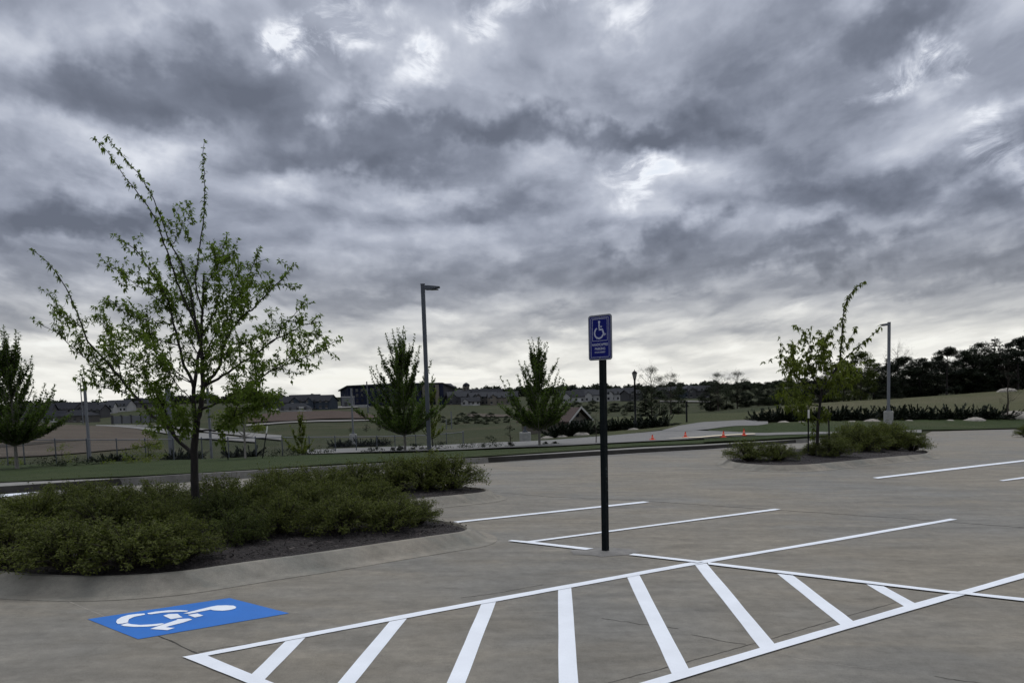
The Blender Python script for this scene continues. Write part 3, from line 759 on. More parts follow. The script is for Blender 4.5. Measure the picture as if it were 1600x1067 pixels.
for k, (px, py) in enumerate(I2):
    shrub(px, py - 3, .62, (.42, .42, .46, .52, .58, .50)[k], 'rounded olive shrub at the mulch tip of the small island behind the large one' if k == 5 else 'olive shrub in the row on the small island behind the large one', 'shrubs on the small island behind', k + 1)
I3 = [(1170, 719, .72, .46, 'separate rounded olive shrub at the left tip of the far island'), (1215, 720, .55, .42, 'shrub at the left tip of the far island, right half of the rounded clump'),
      (1300, 714, .66, .52, 'greener shrub in front of the right tree stake'), (1352, 706, .85, .74, 'tall shrub in front of the concrete lamp base'), (1395, 703, .85, .74, None), (1425, 704, .6, .5, 'last shrub of the far island beside the open pavement'),
      (1330, 700, .9, .72, None), (1380, 699, .9, .74, None), (1270, 712, .36, .32, 'small shrub at the foot of the left tree stake')]
for k, (px, py, R, H, lb) in enumerate(I3):
    shrub(px, py, R, H, lb or 'olive shrub within the tall right clump on the far island', 'shrubs on the far island with the staked tree', k)
shrub(1604, 683, .55, .5, 'dark shrub cut off by the right edge of the picture on the pavement', 'shrubs on the far island with the staked tree', 3, top=.0)

# ------------------------------------------------------------------ young tree in the large island
def young_tree():
    Y0 = 9.6; base = G(306, 630 + (CAMH - .15) * FOC / Y0, .13)
    r = random.Random(77)
    def W(px, py, dy): d = ray(px, py); return CAM + d * ((base.y + dy) / d.y)
    root = empty('young_tree', base, label='young airy locust tree with long bare leaders rising from the large planted island', cat='tree')
    wood = MB(); lv = MB()
    limbs = [ # (points, depth at start, depth at end, r0, r1, kind)
        ([(306, 830), (306.7, 799), (304, 755), (303, 706), (305.5, 677), (308, 657)], 0, 0, .058, .042, 't'),
        ([(308, 657), (313, 640), (316.5, 609), (317, 589), (314, 540), (314, 516), (316, 487), (317.5, 455), (318, 430)], 0, .1, .036, .010, 'c'),
        ([(307, 657), (303, 640), (302.6, 609), (306, 589), (309, 560), (313, 545)], 0, .05, .032, .018, 't'),
        ([(302.6, 606), (297, 589), (285, 565), (277, 526), (271, 506), (264, 472), (249, 443), (232, 419), (215, 392), (188, 375)], 0, .5, .022, .004, 'c'),
        ([(317, 603), (331, 589), (343, 575), (347, 550), (354, 528), (367, 509), (380, 492), (397, 482), (416, 460), (436, 441), (450, 424), (460, 414)], 0, -.5, .022, .004, 'c'),
        ([(317, 606), (353, 584), (377, 567), (404, 550), (426, 532), (450, 521), (472, 508), (497, 504)], 0, .6, .020, .004, 'c'),
        ([(404, 550), (430, 530), (440, 512), (455, 497), (470, 480)], .3, .2, .010, .003, 'c'),
        ([(313, 640), (326, 635), (345, 627), (367, 614), (387, 604), (406, 592), (426, 577), (460, 565), (494, 550), (523, 533)], 0, -.7, .018, .003, 'c'),
        ([(426, 577), (450, 560), (480, 540), (500, 525)], -.4, -.3, .008, .003, 'c'),
        ([(309, 672), (336, 673), (350, 665), (365, 650), (390, 640), (414, 632), (436, 628)], 0, -.9, .014, .003, 'd'),
        ([(345, 627), (370, 622), (400, 618), (430, 622)], -.2, -1.0, .010, .003, 'd'),
        ([(365, 650), (372, 632), (385, 622), (405, 612)], -.5, -1.0, .008, .003, 'd'),
        ([(299, 706), (277.5, 687), (263, 667), (238.5, 650), (216.5, 623), (202, 609), (186, 587), (161.6, 560), (137, 533), (127.5, 506), (115, 475), (103, 448), (86, 423), (69, 404), (50, 390)], 0, .4, .026, .003, 'l'),
        ([(186, 587), (157, 575), (135, 560), (115, 545), (91, 521), (62, 506)], .2, -.3, .009, .003, 'c'),
        ([(131, 515), (113, 499), (95, 486), (78, 477)], .3, .5, .006, .002, 'c'),
        ([(216.5, 623), (190, 612), (165, 606), (144, 602), (118, 590)], .1, .6, .008, .003, 'c'),
        ([(190, 590), (183, 560), (176, 538), (170, 515), (166, 500)], .2, .7, .007, .003, 'c'),
        ([(263, 667), (250, 640), (235, 605), (215, 580), (200, 565), (181, 555), (165, 540)], .1, .9, .011, .003, 'c'),
        ([(277, 687), (262, 650), (250, 625), (232, 600), (222, 575)], .1, -.6, .010, .003, 'c'),
        ([(271, 506), (250, 505), (237, 506), (218, 500), (200, 492), (171, 467)], .2, -.4, .008, .003, 'c'),
        ([(268, 490), (250, 470), (230, 455), (205, 440), (188, 426), (171, 416)], .2, .7, .008, .003, 'c'),
        ([(281, 540), (260, 535), (235, 528), (205, 531), (180, 524)], .1, -.7, .009, .003, 'c'),
        ([(314, 540), (306.5, 509), (292, 477), (277, 443), (270, 420), (262, 395), (253.6, 373), (244, 342), (221, 309), (197, 279), (178.6, 253), (162, 230), (149, 219)], .05, -.5, .016, .003, 'l'),
        ([(306, 505), (297, 450), (284, 413), (267.6, 382), (258, 360), (252, 340), (237, 305), (221, 277), (199.6, 253), (181, 232), (167, 215)], .0, -.2, .013, .003, 'l'),
        ([(316, 487), (308, 460), (305, 440), (312, 389), (318, 342), (320, 302), (319, 267), (317, 237), (320, 222)], .05, .3, .012, .003, 'l'),
        ([(268, 385), (276, 372), (282, 363), (284, 349), (292, 344), (301, 343)], -.2, -.4, .006, .002, 'c'),
        ([(315, 525), (326, 506), (338, 485), (343, 443), (341, 415), (340, 399), (352, 381)], .05, .5, .010, .003, 'c'),
        ([(380, 492), (385, 467), (387, 433), (397, 411), (415, 406)], -.1, -.1, .008, .003, 'c'),
        ([(317, 455), (325, 440), (338, 419), (350, 405), (365, 398)], .1, -.5, .007, .003, 'c'),
        ([(354, 528), (360, 495), (365, 460), (368, 430), (375, 412)], 0, .7, .008, .003, 'c'),
        ([(315, 560), (330, 535), (350, 505), (375, 470), (395, 440)], 0, .9, .009, .003, 'c'),
        ([(313, 560), (295, 530), (280, 495), (262, 460), (245, 425)], 0, 1.0, .009, .003, 'c'),
        ([(314, 530), (303, 495), (298, 465), (288, 430), (283, 400)], 0, .5, .008, .003, 'c'),
        ([(314, 575), (335, 560), (360, 548), (395, 530), (420, 520)], 0, -1.0, .009, .003, 'c'),
        ([(303, 600), (280, 590), (255, 575), (235, 570), (215, 555)], 0, -1.0, .008, .003, 'c'),
        ([(303, 628), (285, 610), (268, 590), (255, 560), (240, 540)], 0, -.7, .008, .003, 'c'),
        ([(299, 597), (275, 580), (255, 560), (230, 540), (210, 520), (195, 512)], 0, .3, .008, .003, 'c'),
        ([(306, 677), (290, 672), (268, 668), (250, 655)], 0, -.8, .006, .002, 'd'),
        ([(312, 655), (292, 648), (280, 640), (262, 630)], 0, -.9, .006, .002, 'd'),
    ]
    def twig(p, d, L, dens, rad0, lvl=0):
        pts = wander(p, d, L, 4, .28, r, .05); wood.tube(pts, [rad0, rad0 * .8, rad0 * .6, rad0 * .45, rad0 * .3], 4, cap=False)
        nn = max(2, int(L / .055))
        for i in range(nn):
            t = (i + .7) / nn; k = min(3, int(t * 4)); q = pts[k].lerp(pts[k + 1], t * 4 - k)
            if r.random() < dens: tuft(lv, q, Vector((0, 0, -.1)) + rdir(r) * .4, r.randint(4, 6), .060, .026, 1.1, .30, r)
        if lvl == 0 and L > .22:
            for _ in range(2):
                k = r.randint(1, 3); twig(pts[k], (pts[k + 1] - pts[k]).normalized() + rdir(r) * .9, L * r.uniform(.35, .6), dens, rad0 * .6, 1)
        tuft(lv, pts[-1], (pts[-1] - pts[-2]).normalized(), 5, .054, .022, .9, .3, r)
    for pts, d0, d1, r0, r1, kd in limbs:
        n = len(pts); P = [W(x, y, d0 + (d1 - d0) * i / (n - 1)) for i, (x, y) in enumerate(pts)]
        S = resample(P, max(6, n * 3))
        S = [p + rdir(r) * (.006 if kd != 't' else .003) for p in S]
        m = len(S); wood.tube(S, [r0 + (r1 - r0) * (i / (m - 1)) ** .8 for i in range(m)], 7 if r0 > .02 else 5)
        if kd == 't': continue
        L = sum((b - a).length for a, b in zip(S, S[1:]))
        nst = int(L / (.033 if kd != 'l' else .030))
        for i in range(nst):
            t = (i + r.random()) / nst; k = min(m - 2, int(t * (m - 1))); p = S[k].lerp(S[k + 1], t * (m - 1) - k); ax = (S[k + 1] - S[k]).normalized()
            leader = kd == 'l' and p.z > (2.55 if pts[-1][0] > 100 else 1.75) + .5 * (pts[-1][0] > 100)
            if leader:
                if r.random() < .80: tuft(lv, p + rdir(r) * .016, rdir(r) + Vector((0, 0, .1)), r.randint(4, 6), .062, .024, .8, .5, r)
                continue
            t0 = .30 if kd == 'l' else .16
            if t < t0: continue
            if r.random() < .66:
                d = ax * .45 + rdir(r) * .9 + Vector((0, 0, .25 if kd != 'd' else -.02)); ll = r.uniform(.12, .42) * (1.15 - .65 * t)
                twig(p, d, ll, .95 if kd != 'd' else 1.0, .0035)
            elif r.random() < .7: tuft(lv, p, rdir(r), r.randint(3, 5), .054, .023, 1.1, .3, r)
        tuft(lv, S[-1], (S[-1] - S[-2]).normalized(), 8, .065, .022, .9, .5, r)
    inv = Matrix.Translation(-root.location)
    a = wood.build('trunk', M['bark'], root, True); b = lv.build('crown', M['leaf_main'], root)
    for o in (a, b): o.matrix_parent_inverse = inv
young_tree()

# ------------------------------------------------------------------ generic trees (built at the origin)
def vase_tree(name, seed, H, th, W, nl, lsz, leafm, barkm, dens=1.0, r0=.06, wob=.10):
    """upright tree: short clear trunk, many steeply ascending limbs clothed in leaves"""
    r = random.Random(seed); wood = MB(); lv = MB()
    tr = [Vector((0, 0, -.1)), Vector((.01, 0, th * .5)), Vector((0, .01, th)), Vector((.02, 0, H * .62)), Vector((0, 0, H * .93))]
    wood.tube(tr, [r0 * 1.2, r0, r0 * .85, r0 * .4, r0 * .1], 8)
    for k in range(nl):
        f = (k + .5) / nl; u = .10 + .90 * f ** 1.15; a = k * 2.4 + r.uniform(-.4, .4)
        prof = (u / .34) ** .5 if u < .34 else ((1 - u) / .66) ** .85
        out = W * .5 * prof * r.choice([r.uniform(.2, .8), r.uniform(.75, 1.1)]) + .02 * W
        top = th + (H - th) * min(1.0, u * r.uniform(.86, 1.14)); z0 = max(th * .95, min(H * .6, top - out * r.uniform(1.0, 1.6) - .12 * (H - th)))
        s = Vector((0, 0, z0)); e = Vector((math.cos(a) * out, math.sin(a) * out, top)); m = Vector((math.cos(a) * out * .66, math.sin(a) * out * .66, z0 + (top - z0) * .34))
        P = []
        for i in range(9):
            t = i / 8; P.append(s * (1 - t) ** 2 + m * 2 * t * (1 - t) + e * t * t + rdir(r) * wob * .12 * t)
        wood.tube(P, [r0 * .38 * (1 - i / 8.5) + .003 for i in range(9)], 4, cap=False)
        L = sum((b_ - a_).length for a_, b_ in zip(P, P[1:]))
        nt = int(L / (lsz * .46) * dens)
        for i in range(nt):
            t = .14 + .86 * (i + r.random()) / nt; kk = min(7, int(t * 8)); p = P[kk].lerp(P[kk + 1], t * 8 - kk)
            if r.random() < .5 and t < .72:
                d = (P[kk + 1] - P[kk]).normalized() * .8 + rdir(r) * .6 + Vector((0, 0, .45)); q = wander(p, d, r.uniform(.15, .42) * H / 5 * (1.15 - t * .6), 3, .15, r, .15)
                wood.tube(q, [.006, .004, .003, .002], 3, cap=False)
                for w_ in q[1:]:
                    for _ in range(2): tuft(lv, w_ + rdir(r) * lsz * .4, Vector((0, 0, .7)), 3, lsz, lsz * .6, .9, .1, r)
            tuft(lv, p + rdir(r) * lsz * .35, Vector((0, 0, .6)), 3, lsz, lsz * .6, .9, .15, r)
    root = empty(name); return reg(root, wood.build('trunk', barkm, root, True), lv.build('crown', leafm, root))
def cloud_tree(name, seed, H, th, W, ncl, lsz, nleaf, leafm, barkm, bottom=.2, r0=.12, cone=0.0, flat=1.0, bare=0.0):
    """broad tree: trunk and limbs reaching leaf clumps spread through an uneven crown"""
    r = random.Random(seed); wood = MB(); lv = MB()
    wood.tube([Vector((0, 0, -.3)), Vector((.03, 0, th)), Vector((0, .05, H * .55)), Vector((.05, 0, H * .9))], [r0 * 1.2, r0, r0 * .5, r0 * .1], 7)
    ch = H * (1 - bottom)
    for k in range(ncl):
        f = r.random(); z = H * bottom + ch * f
        prof = (math.sin(math.pi * min(1, .12 + f * .86)) ** .6) * (1 - cone * f)
        a = r.uniform(0, 6.283); rr = W * .5 * prof * math.sqrt(r.uniform(.15, 1)) * r.uniform(.8, 1.1); c = Vector((math.cos(a) * rr, math.sin(a) * rr, z))
        s = Vector((0, 0, max(th * .8, z - rr * r.uniform(.5, 1.1)))); m = s.lerp(c, .5) + Vector((0, 0, -.04 * H * r.random()))
        wood.tube([s, m, c], [r0 * .25, r0 * .16, r0 * .05], 4, cap=False)
        cr = W * r.uniform(.07, .15); base = r.random()
        nl = int(nleaf / ncl * r.uniform(.6, 1.4))
        if r.random() < bare:
            for _ in range(6):
                q = wander(c, rdir(r) + Vector((0, 0, .7)), cr * 2.2, 3, .25, r, .1); wood.tube(q, [r0 * .06, r0 * .04, r0 * .03, r0 * .015], 3, cap=False)
            nl = int(nl * .25)
        for _ in range(nl):
            d = rdir(r); p = c + Vector((d.x, d.y, d.z * .65 * flat)) * cr * r.random() ** .4 * 1.25
            leaf(lv, p, rdir(r) + Vector((0, 0, .2)), lsz * r.uniform(.6, 1.3), lsz * r.uniform(.5, .9), min(1, base * .6 + r.random() * .4), .2)
    root = empty(name); return reg(root, wood.build('trunk', barkm, root, True), lv.build('crown', leafm, root))
def spruce(name, seed, H, W, lsz, leafm, tiers=16, ragged=.3):
    r = random.Random(seed); wood = MB(); lv = MB()
    wood.tube([(0, 0, -.3), (0, 0, H * .98)], [H * .018, H * .003], 6)
    for k in range(tiers):
        f = k / tiers; z = H * (.06 + .9 * f); rr = W * .5 * (1 - f) ** .8
        for b in range(int(9 - 4 * f)):
            a = r.uniform(0, 6.283); L = rr * r.uniform(1 - ragged, 1.12) + .12; e = Vector((math.cos(a) * L, math.sin(a) * L, z + L * r.uniform(-.18, .22)))
            s = Vector((0, 0, z)); wood.tube([s, e], [.02, .006], 3, cap=False)
            for i in range(int(L / (lsz * .3)) + 2):
                t = r.uniform(.1, 1.03); p = s.lerp(e, t); tuft(lv, p + rdir(r) * lsz * .3, (e - s).normalized() + Vector((0, 0, .1)), 3, lsz, lsz * .45, .8, .15, r)
    root = empty(name); return reg(root, wood.build('trunk', M['bark'], root), lv.build('crown', leafm, root))
def juniper(seed, W=2.3, H=.68, n=28):
    """low dark evergreen with arching spiky limbs"""
    r = random.Random(seed); wood = MB(); lv = MB()
    for k in range(n):
        a = k * 2.4 + r.uniform(-.3, .3); out = W * .5 * r.uniform(.3, 1.1); h = H * r.choice([r.uniform(.3, .8), r.uniform(.7, 1.25)])
        s = Vector((0, 0, .02)); e = Vector((math.cos(a) * out, math.sin(a) * out, h)); m = Vector((math.cos(a) * out * .7, math.sin(a) * out * .7, h * .35))
        P = [s * (1 - t) ** 2 + m * 2 * t * (1 - t) + e * t * t for t in [i / 7 for i in range(8)]]
        wood.tube(P, [.012 * (1 - i / 8) + .003 for i in range(8)], 3, cap=False)
        for i in range(34):
            t = r.random() ** .8; kk = min(6, int(t * 7)); p = P[kk].lerp(P[kk + 1], t * 7 - kk); ax = (P[kk + 1] - P[kk]).normalized()
            tuft(lv, p + rdir(r) * .10 * (1.1 - t), ax * 1.3 + Vector((0, 0, .15)), 3, .15 * (1.15 - t * .3), .045, .5, .05, r)
    for _ in range(500):
        d = rdir(r); p = Vector((d.x * W * .36, d.y * W * .36, abs(d.z) * H * .45)); leaf(lv, p, d + Vector((0, 0, .6)), .13, .05, r.random() * .5, .1)
    root = empty('evergreen_shrub'); return reg(root, wood.build('stem', M['bark'], root), lv.build('foliage', M['needle'], root))
def first_or_clone(pr, loc, rz, s, **kw):
    if pr.name not in used:
        used.add(pr.name); pr.location = loc; pr.rotation_euler = (0, 0, rz); pr.scale = (s, s, s) if not hasattr(s, '__len__') else s; tag(pr, **kw); return pr
    return clone(pr, loc, rz, s, **kw)

# upright maples along the fence
def hgt(px, ytop, ybase, Y): return (ybase - ytop) * Y / FOC
mp_l = vase_tree('maple_tree', 21, 5.6, 1.0, 4.6, 96, .11, M['leaf_maple'], M['bark_grey'], 1.0, .065)
p = at(26, 727, 27); first_or_clone(mp_l, p, 0, (727 - 508) * 27 / FOC / 5.6, label='upright dark green maple with grey trunk at the left edge inside the fence', cat='tree', group='upright maples on the verge')
p = at(633, 706, 31); mp_c = vase_tree('maple_tree', 22, 5.2, .75, 4.9, 84, .105, M['leaf_maple'], M['bark_grey'], 1.0, .055)
first_or_clone(mp_c, p, 0, (706 - 512) * 31 / FOC / 5.2, label='upright dark maple with tall separate shoots just left of the big grey light pole', cat='tree', group='upright maples on the verge')
p = at(843, 698, 31); mp_r = vase_tree('maple_tree', 25, 4.6, .75, 3.8, 84, .10, M['leaf_maple'], M['bark_grey'], 1.05, .05)
first_or_clone(mp_r, p, 1.0, (698 - 530) * 31 / FOC / 4.6, label='upright dark maple standing alone between the grey light pole and the sign', cat='tree', group='upright maples on the verge')
p = at(676, 704, 38); vt = vase_tree('leafy_tree', 27, 3.6, .5, 2.0, 18, .11, M['leaf_yellow'], M['bark'], .8, .03)
first_or_clone(vt, p, 0, (704 - 592) * 38 / FOC / 3.6, label='slim yellow-green tree half hidden behind the big grey light pole', cat='tree')
p = at(383, 717, 29); vt = cloud_tree('leafy_tree', 28, 3.0, 1.0, 2.3, 26, .09, 2600, M['leaf_yellow'], M['bark_grey'], .35, .04)
first_or_clone(vt, p, 0, (717 - 600) * 29 / FOC / 3.0, label='small yellow-green tree with a pale trunk standing between two dark stakes', cat='tree')
p = at(472, 712, 33); vt = vase_tree('leafy_shrub', 29, 2.2, .05, 1.9, 26, .09, M['leaf_yellow'], M['twig'], .65, .02)
first_or_clone(vt, p, 0, (712 - 640) * 33 / FOC / 2.2, label='tall open yellow-green shrub with upright stems in front of the fence', cat='shrub')
p = at(232, 720, 30); vt = cloud_tree('leafy_shrub', 30, 1.6, .2, 2.0, 26, .09, 1500, M['leaf_yellow'], M['twig'], .05, .02)
first_or_clone(vt, p, 0, (720 - 672) * 30 / FOC / 1.6, label='loose pale green shrub by the fence left of the young tree trunk', cat='shrub')
p = at(97, 726, 31); vt = cloud_tree('leafy_shrub', 31, 1.2, .1, 1.9, 22, .07, 620, M['leaf_yellow'], M['twig'], .05, .015)
first_or_clone(vt, p, 0, (726 - 694) * 31 / FOC / 1.2, label='sparse yellowish shrub behind the left stretch of fence', cat='shrub')
def bush_small(px, py, Y, W, H, seed, label, leafm=None, group='low plants at the foot of the fence'):
    vt = cloud_tree('small_shrub', seed, H, .05, W, 12, .06, 420, leafm or M['leaf_dark'], M['twig'], .02, .01, 0, 1)
    first_or_clone(vt, at(px, py, Y), 0, 1, label=label, cat='shrub', group=group)
for i, (px, py, Y, W, H, lb, m_) in enumerate([
    (78, 726, 28, 1.3, .30, 'dark spreading shrub under the first fence span right of the left maple', 'leaf_dark'), (118, 727, 27.5, 1.2, .26, 'dark low shrub left of the left thin pole', 'leaf_dark'),
    (152, 722, 28, 1.0, .28, 'dark low shrub at the foot of the left thin pole', 'leaf_dark'), (205, 719, 28, 1.6, .28, 'bright green low plant in front of the loose pale shrub', 'leaf_yellow'),
    (20, 727, 31, .9, .3, 'pale low plant behind the left maple trunk', 'leaf_yellow'), (440, 713, 29, 1.6, .26, 'dark clump at the foot of the tall yellow-green shrub, left part', 'leaf_dark'), (500, 711.5, 30, 1.4, .24, 'dark clump at the foot of the tall yellow-green shrub, right part', 'leaf_dark'),
    (585, 709.5, 31, .9, .2, 'small dark tuft under the fence left of the middle maple', 'leaf_dark'), (620, 708, 31, .8, .24, 'small dark tuft beside the middle maple trunk', 'leaf_dark'), (655, 707, 32, .9, .35, 'dark tuft between the middle maple and the grey light pole', 'leaf_dark'),
    (692, 705.5, 32, 1.3, .3, 'dark low shrub right of the grey light pole', 'leaf_dark'), (735, 703.5, 31, 1.2, .25, 'dark low shrub at the end post of the fence', 'leaf_dark'), (765, 703, 31, 1.1, .45, 'pale green ragged shrub right of the fence end', 'leaf_mid'),
    (798, 701, 31, .6, .2, 'dark tuft under the thin sapling', 'leaf_dark'), (853, 697, 32, .35, .15, 'dark tuft at the foot of the lone maple', 'leaf_dark'), (867, 697, 32, .35, .12, 'tiny dark tuft right of the lone maple', 'leaf_dark')]):
    bush_small(px, py, Y, W, H, 100 + i, lb, M[m_])
# thin saplings
for i, (px, pyb, pyt, Y, lb) in enumerate([(797, 700, 655, 31, 'thin bare sapling left of the lone maple'), (931, 695, 640, 31, 'thin pale sapling just left of the sign post'), (1574, 650, 560, 56, 'leafless young tree at the right end of the evergreen row')]):
    H = (pyb - pyt) * Y / FOC; sap = cloud_tree('sapling', 60 + i, H, H * .35, H * (.35 if i < 2 else .55), 14 if i < 2 else 34, .05 if i < 2 else .07, 260 if i < 2 else 130, M['leaf_mid'], M['twig'], .3, .018 if i < 2 else .05, .3, 1, .3 if i < 2 else 1.0)
    first_or_clone(sap, at(px, pyb, Y), 0, 1, label=lb, cat='tree', group='thin young saplings')
# staked locust on the far island
def staked_tree():
    Y0 = 21.0; r = random.Random(5); base = G(1278, 630 + (CAMH - .13) * FOC / Y0, .13)
    root = empty('young_tree', base, label='small wind-bent locust tree between two stakes on the far island', cat='tree')
    wood = MB(); lv = MB()
    def W(px, py, dy): d = ray(px, py); return CAM + d * ((base.y + dy) / d.y)
    limbs = [([(1278, 715), (1277, 690), (1278, 660), (1282, 625), (1284, 608)], 0, 0, .05, .035),
             ([(1284, 610), (1300, 585), (1311, 570), (1315, 540), (1316, 510), (1319, 480), (1326, 462), (1340, 447), (1352, 439)], 0, .5, .03, .006),
             ([(1306, 576), (1320, 560), (1338, 544), (1355, 530), (1370, 517), (1380, 507)], .1, -.6, .018, .005), ([(1315, 550), (1325, 535), (1335, 518), (1337, 510)], .2, .9, .01, .004),
             ([(1283, 612), (1270, 590), (1262, 565), (1268, 545), (1258, 530), (1253, 517)], 0, .6, .022, .004), ([(1280, 620), (1262, 605), (1245, 588), (1235, 570), (1225, 560), (1218, 554)], 0, -.8, .02, .004),
             ([(1270, 590), (1280, 560), (1290, 530), (1302, 517)], .2, -.4, .012, .004), ([(1284, 608), (1292, 580), (1286, 550), (1282, 520)], 0, 1.2, .014, .004),
             ([(1280, 630), (1255, 622), (1235, 618), (1218, 622)], 0, .9, .014, .004), ([(1281, 635), (1262, 632), (1240, 640), (1225, 636)], 0, -.7, .012, .004),
             ([(1283, 618), (1305, 605), (1330, 595), (1345, 590)], 0, .3, .014, .004), ([(1283, 610), (1300, 595), (1315, 590), (1325, 575)], 0, -1.1, .012, .004),
             ([(1270, 592), (1250, 580), (1240, 560), (1238, 545)], 0, 1.3, .012, .004), ([(1279, 655), (1290, 650), (1296, 655)], 0, .2, .008, .003), ([(1278, 668), (1268, 655), (1262, 640)], 0, .3, .008, .003)]
    for k, (pts, d0, d1, r0, r1) in enumerate(limbs):
        n = len(pts); S = resample([W(x, y, d0 + (d1 - d0) * i / (n - 1)) for i, (x, y) in enumerate(pts)], n * 3); m = len(S)
        wood.tube(S, [r0 + (r1 - r0) * i / (m - 1) for i in range(m)], 6)
        if k == 0: continue
        L = sum((b - a).length for a, b in zip(S, S[1:])); nst = int(L / .034)
        for i in range(nst):
            t = (i + r.random()) / nst
            if t < .2: continue
            q = min(m - 2, int(t * (m - 1))); p = S[q].lerp(S[q + 1], t * (m - 1) - q); thin = k in (1, 2, 3) and p.z > 2.3
            if not thin and r.random() < .55:
                tw = wander(p, rdir(r) + Vector((0, 0, .3)), r.uniform(.15, .5), 3, .3, r); wood.tube(tw, [.006, .004, .003, .002], 3, cap=False)
                for w_ in tw[1:]: tuft(lv, w_, rdir(r), 6, .12, .055, 1.1, .5, r)
            else:
                if r.random() < (.62 if thin else .9): tuft(lv, p, rdir(r) + Vector((.3, 0, -.1)), 5, .125, .055, .8, .6, r)
    inv = Matrix.Translation(-root.location)
    a = wood.build('trunk', M['bark'], root, True); b = lv.build('crown', M['leaf_yellow'], root)
    for o in (a, b): o.matrix_parent_inverse = inv
staked_tree()
def stake(px0, py0, px1, py1, Y, label, tip=True, base=None):
    d0, d1 = ray(px0, py0), ray(px1, py1); a = CAM + d0 * (Y / d0.y); b = CAM + d1 * (Y / d1.y)
    if base is not None: a.z = base
    root = empty('tree_stake', a, label=label, cat='stake', group='dark metal tree stakes'); v = b - a
    mb = MB(); mb.box((-.018, -.004, 0), (.018, .004, v.length * (.8 if tip else 1))); mb.box((-.004, .004, 0), (.004, .03, v.length * (.8 if tip else 1)))
    q = v.to_track_quat('Z', 'Y').to_matrix().to_4x4()
    o = mb.build('stake_bar', M['black'], root); o.matrix_local = q
    if tip:
        mb = MB(); mb.box((-.021, -.006, v.length * .8), (.021, .033, v.length)); o = mb.build('white_tip', M['stakewhite'], root); o.matrix_local = q
stake(1263, 705, 1263, 640, 20.4, 'left dark tree stake with a white top beside the bent locust')
stake(1295, 700, 1294, 634, 21.4, 'right plain dark tree stake beside the bent locust', False)
stake(357, 722, 346, 676, 28, 'left leaning dark stake beside the small yellow-green tree', False)
stake(410, 719, 418.5, 666, 28, 'right leaning dark stake with a white top near the small yellow-green tree')

# evergreen rows
jp = [juniper(s) for s in (1, 2, 3, 4)]
def jrow(pts, group, labels):
    for i, (px, py, Y, s) in enumerate(pts):
        first_or_clone(jp[(i * 3 + int(px)) % 4], at(px, py, Y, -.03), px, s, label=labels[min(i, len(labels) - 1)] if not callable(labels) else labels(i), cat='shrub', group=group)
ends = lambda n, a, b, c: (lambda i: a if i == 0 else (b if i == n - 1 else c))
R1 = [(872, 677, 46), (886, 676, 46.5), (899, 675.5, 46), (911, 675, 46), (922, 674, 46.2)]
jrow([(x, y - 1, Y, 1.15) for x, y, Y in R1], 'dark evergreens in front of the pavilion', ends(5, 'spiky dark evergreen at the left end of the row before the pavilion', 'spiky dark evergreen below the pavilion gable', 'dark evergreen in the middle of the row before the pavilion'))
R2 = [(957, 672, 47), (970, 671.5, 47), (983, 671, 47), (997, 671, 47.5), (1010, 671, 48), (1022, 670.5, 48), (1032, 670, 48.5)]
jrow([(x, y, Y, 1.05) for x, y, Y in R2], 'dark evergreens at the lantern post', ends(7, 'dark evergreen beside the sign post in the row by the lantern', 'last dark evergreen of the row right of the lantern', 'dark evergreen in the row around the lantern post'))
R3 = [(1188 + i * 17.6, 661 - i * .42 - max(0, i - 12) * .25, 56.5 + (i % 3) * .5) for i in range(22)]
jrow([(x, y, Y, 1.2 + .25 * ((i * 7) % 5) / 5) for i, (x, y, Y) in enumerate(R3)], 'long row of dark evergreens below the grassy mound', ends(22, 'spiky dark evergreen at the left end of the long row, beside the road bend', 'dark evergreen at the right end of the long row, by the leafless tree', 'dark evergreen within the long row below the grassy mound'))
R4 = [(272, 711, 33), (300, 711, 33), (365, 708, 34), (392, 707, 34), (165, 717, 31), (180, 717, 31), (200, 718, 32)]
for i, (x, y, Y) in enumerate(R4):
    first_or_clone(jp[i % 4], at(x, y, Y), i, .62 if i < 4 else .45, label=['dark spiky evergreen beyond the fence just left of the young trunk', 'dark spiky evergreen beyond the fence touching the left of the young trunk', 'dark spiky evergreen beyond the left leaning stake', 'dark spiky evergreen behind the pale trunk of the small tree', 'small spiky evergreen right of the left thin pole', 'small spiky evergreen, middle one right of the left thin pole', 'small spiky evergreen at the edge of the loose pale shrub'][i], cat='shrub', group='dark evergreens beyond the fence')
R5 = [(527, 694, 52), (541, 693, 52), (563, 692, 53), (582, 690, 53), (597, 690, 54)]
for i, (x, y, Y) in enumerate(R5):
    first_or_clone(jp[(i + 1) % 4], at(x, y, Y), i * 2, .72, label='dark evergreen beyond the road in the row left of the middle maple', cat='shrub', group='dark evergreens across the road')
# pale rocks along the long evergreen row
rk = MB(); rr = random.Random(9); ico = []
for k in range(60):
    a = rr.uniform(0, 6.28); 
def rock(px, py, Y, s, label, i):
    mb = MB(); n = 9; rr = random.Random(i); base = 0
    rings = [(0, 1.0), (.35, .95), (.7, .6), (.85, .15)]
    for z, q in rings:
        for j in range(n):
            a = 6.283 * j / n; k = q * rr.uniform(.85, 1.15); mb.v.append((math.cos(a) * k * s, math.sin(a) * k * s * .7, z * s * .5 * rr.uniform(.9, 1.1)))
    for q in range(3):
        for j in range(n):
            mb.f.append((q * n + j, q * n + (j + 1) % n, (q + 1) * n + (j + 1) % n, (q + 1) * n + j)); mb.c.append(.5); mb.m.append(0)
    mb.f.append(tuple(3 * n + j for j in range(n))); mb.c.append(.5); mb.m.append(0)
    o = mb.build('rock', M['rock'], smooth=True); o.location = at(px, py, Y, -.03); tag(o, label, 'rock', 'pale rocks in the evergreen rows')
